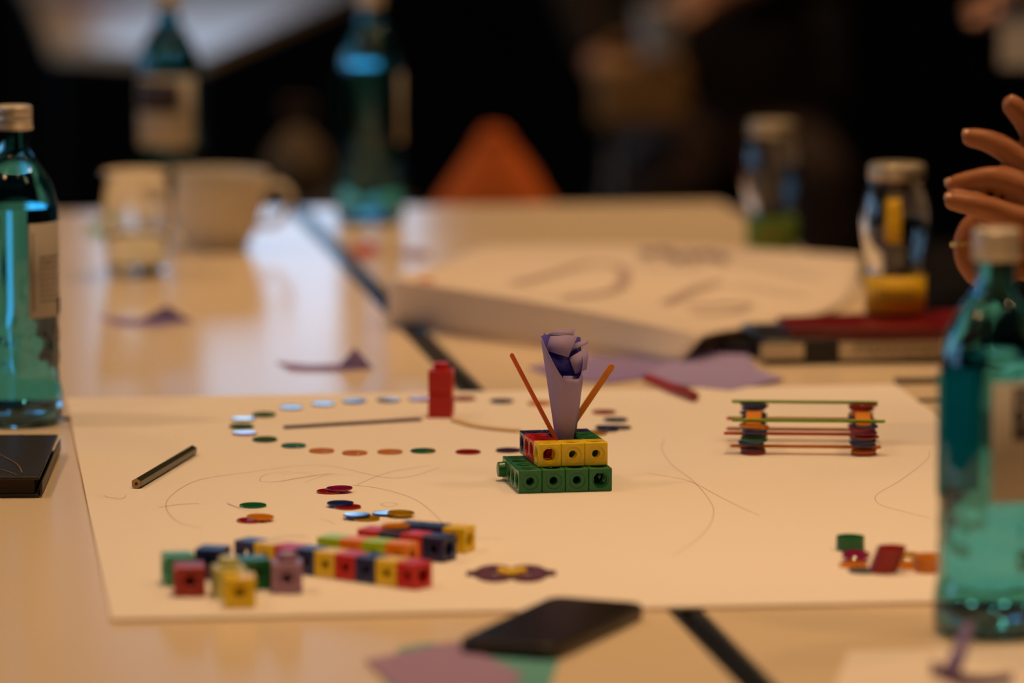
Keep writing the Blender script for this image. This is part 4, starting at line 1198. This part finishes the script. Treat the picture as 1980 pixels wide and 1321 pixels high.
# second table with a white top at the upper left
fq = [G(x, y, 0) for x, y in ((100,88),(398,104),(640,-4),(760,-60),(30,-60),(66,0))]
bt = thing('far_table', 'pale table top far behind the two bottles at the upper left', 'table', (fq[0].x, fq[0].y, 0))
ft = [(p.x - fq[0].x, p.y - fq[0].y, T-.022) for p in fq]
MB().prism(ft, (0,0,.022)).build('table_top', M_table, bt)
fcx, fcy = sum(p[0] for p in ft)/6, sum(p[1] for p in ft)/6
for k in (0, 1, 3, 4):
    x, y = ft[k][0]*.9 + fcx*.1, ft[k][1]*.9 + fcy*.1
    MB().tube([(x, y, 0), (x, y, T-.022)], .014, 12).build('leg', M_black, bt)
rbx = G(175, 10, 0)
rb2 = thing('red_folder', 'red folder lying on the far pale table at the upper left', 'folder', (rbx.x, rbx.y, T+.0003))
bevel(MB().box(-.07, .07, 0, .2, 0, .012).build('cover', mat('red_cover', (0.30,.03,.02), .5), rb2), .002)
# orange bag on a chair beyond the end of the table
yb = 6.7; xb = zz_(955, yb)
stool('round dark stool carrying the orange bag beyond the far end of the tables', xb, yb, .44)
bg = thing('orange_bag', 'orange cloth bag slumped on a chair beyond the far end of the tables', 'bag', (xb, yb, .4405))
mb = MB(); vs = []; fs = []
lev = [(0, .12, .06), (.04, .135, .075), (.14, .112, .065), (.21, .080, .05), (.26, .050, .034), (.30, .022, .016), (.315, .012, .010)]
for (z, rx, ry) in lev:
    for i in range(24):
        a = 2*PI*i/24; wob = 1 + .06*math.sin(5*a + z*30)
        vs.append((rx*wob*math.cos(a), ry*wob*math.sin(a), z))
for j in range(len(lev)-1):
    for i in range(24): fs.append((j*24+i, j*24+(i+1)%24, (j+1)*24+(i+1)%24, (j+1)*24+i))
fs.append(tuple(reversed(range(24)))); fs.append(tuple((len(lev)-1)*24+i for i in range(24)))
M_obag = mat('orange_cloth', (0.60, 0.12, 0.01), .85, bump=.3, nscale=200)
mb.add(vs, fs).build('sack', M_obag, bg, angle=60)
MB().tube(spline([(.020*math.cos(k*PI/4),.015*math.sin(k*PI/4),.302) for k in range(9)], 4), .004, 8).build('drawstring', M_obag, bg)

def seated(label, x, y, face, skin, cloth, arms, k=1.0, trouser=None):
    """seated background person; arms: two lists shoulder-elbow-wrist-hand in world space"""
    t = thing('person', label, 'person', (0,0,0))
    f = Vector((math.cos(face), math.sin(face), 0)); s = Vector((f.y, -f.x, 0)); o = Vector((x, y, 0))
    b = MB(); c = MB()
    V = lambda a, q, z: o + f*a + s*q + Vector((0,0,z))
    b.ball(V(0,0,1.0), .14, 16, 12); b.ball(V(0,0,.68), .14, 16, 12, (1,1,1.4)); hc = V(.05,0,1.36)
    b.cone(V(.01,0,1.1), .06, hc - Vector((0,0,.06)), .052); head(b, hc, f)
    [c.cone(V(0,q_*.15,1.07), .062, V(.005,q_*.035,1.17), .055) for q_ in (-1, 1)]; c.ball(V(0,0,.98), .165, 16, 12, (1.05,1.05,1.25)); c.ball(V(0,0,.66), .165, 16, 12, (1,1,1.4)); c.cone(V(0,-.15,1.06), .066, V(0,.15,1.06), .066)
    for q, arm in zip((-1, 1), arms):
        sh1 = V(.0, q*.19, 1.08); el, wr, hd = arm
        chainc(b, [sh1, el, wr, hd], [.04, .036, .026, .034]); chainc(c, [sh1 - Vector((0,0,.03)), el, el.lerp(wr,.8)], [.058, .050, .041])
        d = (hd-wr).normalized(); up = Vector((0,0,1)); sd = d.cross(up).normalized()
        for i in range(4): b.cone(hd + sd*(.022*(i-1.5)), .010, hd + sd*(.022*(i-1.5)) + d*(.062 + .008*(i in (1,2))) - up*.012, .0075)
        b.cone(hd + sd*.03 - d*.02, .011, hd + sd*.055 + d*.02, .008)
        hip = V(.02, q*.09, .53); kn = V(.42, q*.12, .54); an = V(.40, q*.13, .10)
        chainc(c, [hip, kn, an], [.095, .066, .046])
    me = fuse(b, .006, 4, 'body'); me.materials.append(skin); link('body', me, t)
    me = fuse(c, .010, 5, 'clothes'); me.materials.append(cloth)
    if trouser:
        me.materials.append(trouser)
        for p in me.polygons:
            if p.center.z < .62: p.material_index = 1
    link('clothing', me, t)
    for q in (-1, 1):
        sm = MB(); an = V(.40, q*.13, .042); sm.cone(an, .042, an + f*.16 - Vector((0,0,.008)), .034); sm.build('shoe', M_shoe, t)
    face_bits(t, hc, f)
    return t
# person with a cup
yp = 8.6
cupc = P(1276, 62, yp - .50)
xs = cupc.x + .13
handR = P(1335, 8, yp - .40); wr = handR + Vector((.09, .12, .03))
handL = P(1262, 170, yp - .36); wl_ = handL + Vector((-.08, .14, .02))
seated('person in dark clothes seated far behind, holding a cream cup', xs, yp, -PI/2, M_skin2, M_suit2,
       [(Vector((xs-.26, yp-.05, .83)), wl_, handL), (Vector((xs+.26, yp-.05, .86)), wr, handR)], trouser=mat('brown_trousers', (0.05,.028,.02), .9))
chair('dark chair under the person holding the cream cup', xs, yp, 0)
cp = thing('paper_cup', 'cream cup held by the person seated far behind', 'cup', cupc - Vector((0,0,.035)))
MB().lathe([(0.0,.003),(.026,.003),(.027,0),(.030,.001),(.038,.072),(.0395,.074),(.038,.075),(.036,.072),(.029,.006),(0,.005)], 36).build('cup_wall', mat('cream_cup', (0.86,.76,.62), .5), cp)
MB().lathe([(0,.0655),(.0362,.0655)], 28).build('drink', mat('coffee', (0.03,.012,.004), .1), cp)
bgc = P(1238, 168, yp - .45)
bg2 = thing('tan_handbag', 'tan leather handbag on the lap of the person with the cup', 'bag', (bgc.x, bgc.y, .625))
lt = mat('tan_leather', (0.42, 0.22, 0.07), .5, bump=.2, nscale=200)
bevel(MB().prism([(-.075,-.05,0),(.075,-.05,0),(.068,.05,0),(-.068,.05,0)], (0,0,.115)).build('bag_body', lt, bg2), .022, 5)
MB().tube(spline([(-.05,.03,.112),(-.045,.035,.135),(0,.04,.142),(.045,.035,.135),(.05,.03,.112)], 6), .005, 8).build('handle', lt, bg2)
MB().box(-.012,.012,-.056,-.05,.05,.075).build('clasp', M_gold, bg2)
# person at the far right edge with a sheet of paper
y3 = 6.6
hq = P(1948, 22, y3 - .4); x3 = hq.x + .34
seated('person in black seated far behind at the right edge, one hand on a white paper', x3, y3, PI*1.08, M_skin2, M_suit,
       [(Vector((x3-.05, y3+.24, .86)), hq + Vector((.12, .12, .01)), hq + Vector((.03,.08,0))), (Vector((x3-.05, y3-.28, .86)), hq + Vector((.10,-.02,.05)), hq + Vector((.02, 0, .03)))])
chair('dark chair under the person at the right edge far behind', x3, y3, -PI/2)
pc = P(1966, 50, y3 - .42)
tag(bevel(MB().box(-.02,.09,-.0012,.0012,-.05,.03).build('paper_sheet', M_sheet, None, origin=None), .0003), 'white paper held by the person at the right edge far behind', 'paper').location = pc
# dull beige bag on a stool between the two far bottles
y4 = 7.3; x4 = zz_(575, y4)
stool('round dark stool under the dull beige bag between the two far bottles', x4, y4, .60)
b4 = thing('beige_bag', 'dull beige cloth bag slumped on a stool between the two far bottles', 'bag', (x4, y4, .6005))
mb = MB(); vs = []; fs = []
lev = [(0, .034, .034), (.02, .044, .042), (.045, .047, .044), (.07, .038, .036), (.09, .022, .02), (.10, .012, .012)]
for (z, rx, ry) in lev:
    for i in range(24):
        a = 2*PI*i/24; wob = 1 + .05*math.sin(4*a + z*40); vs.append((rx*wob*math.cos(a), ry*wob*math.sin(a), z))
for j in range(len(lev)-1):
    for i in range(24): fs.append((j*24+i, j*24+(i+1)%24, (j+1)*24+(i+1)%24, (j+1)*24+i))
fs.append(tuple(reversed(range(24)))); fs.append(tuple((len(lev)-1)*24+i for i in range(24)))
mb.add(vs, fs).build('sack', mat('beige_cloth', (0.10, 0.07, 0.04), .9), b4, angle=60)
MB().tube(spline([(-.01,0,.11),(-.02,0,.135),(.02,0,.135),(.01,0,.11)], 6), .003, 8).build('tie', mat('beige_cloth', (0.10, 0.07, 0.04), .9), b4)
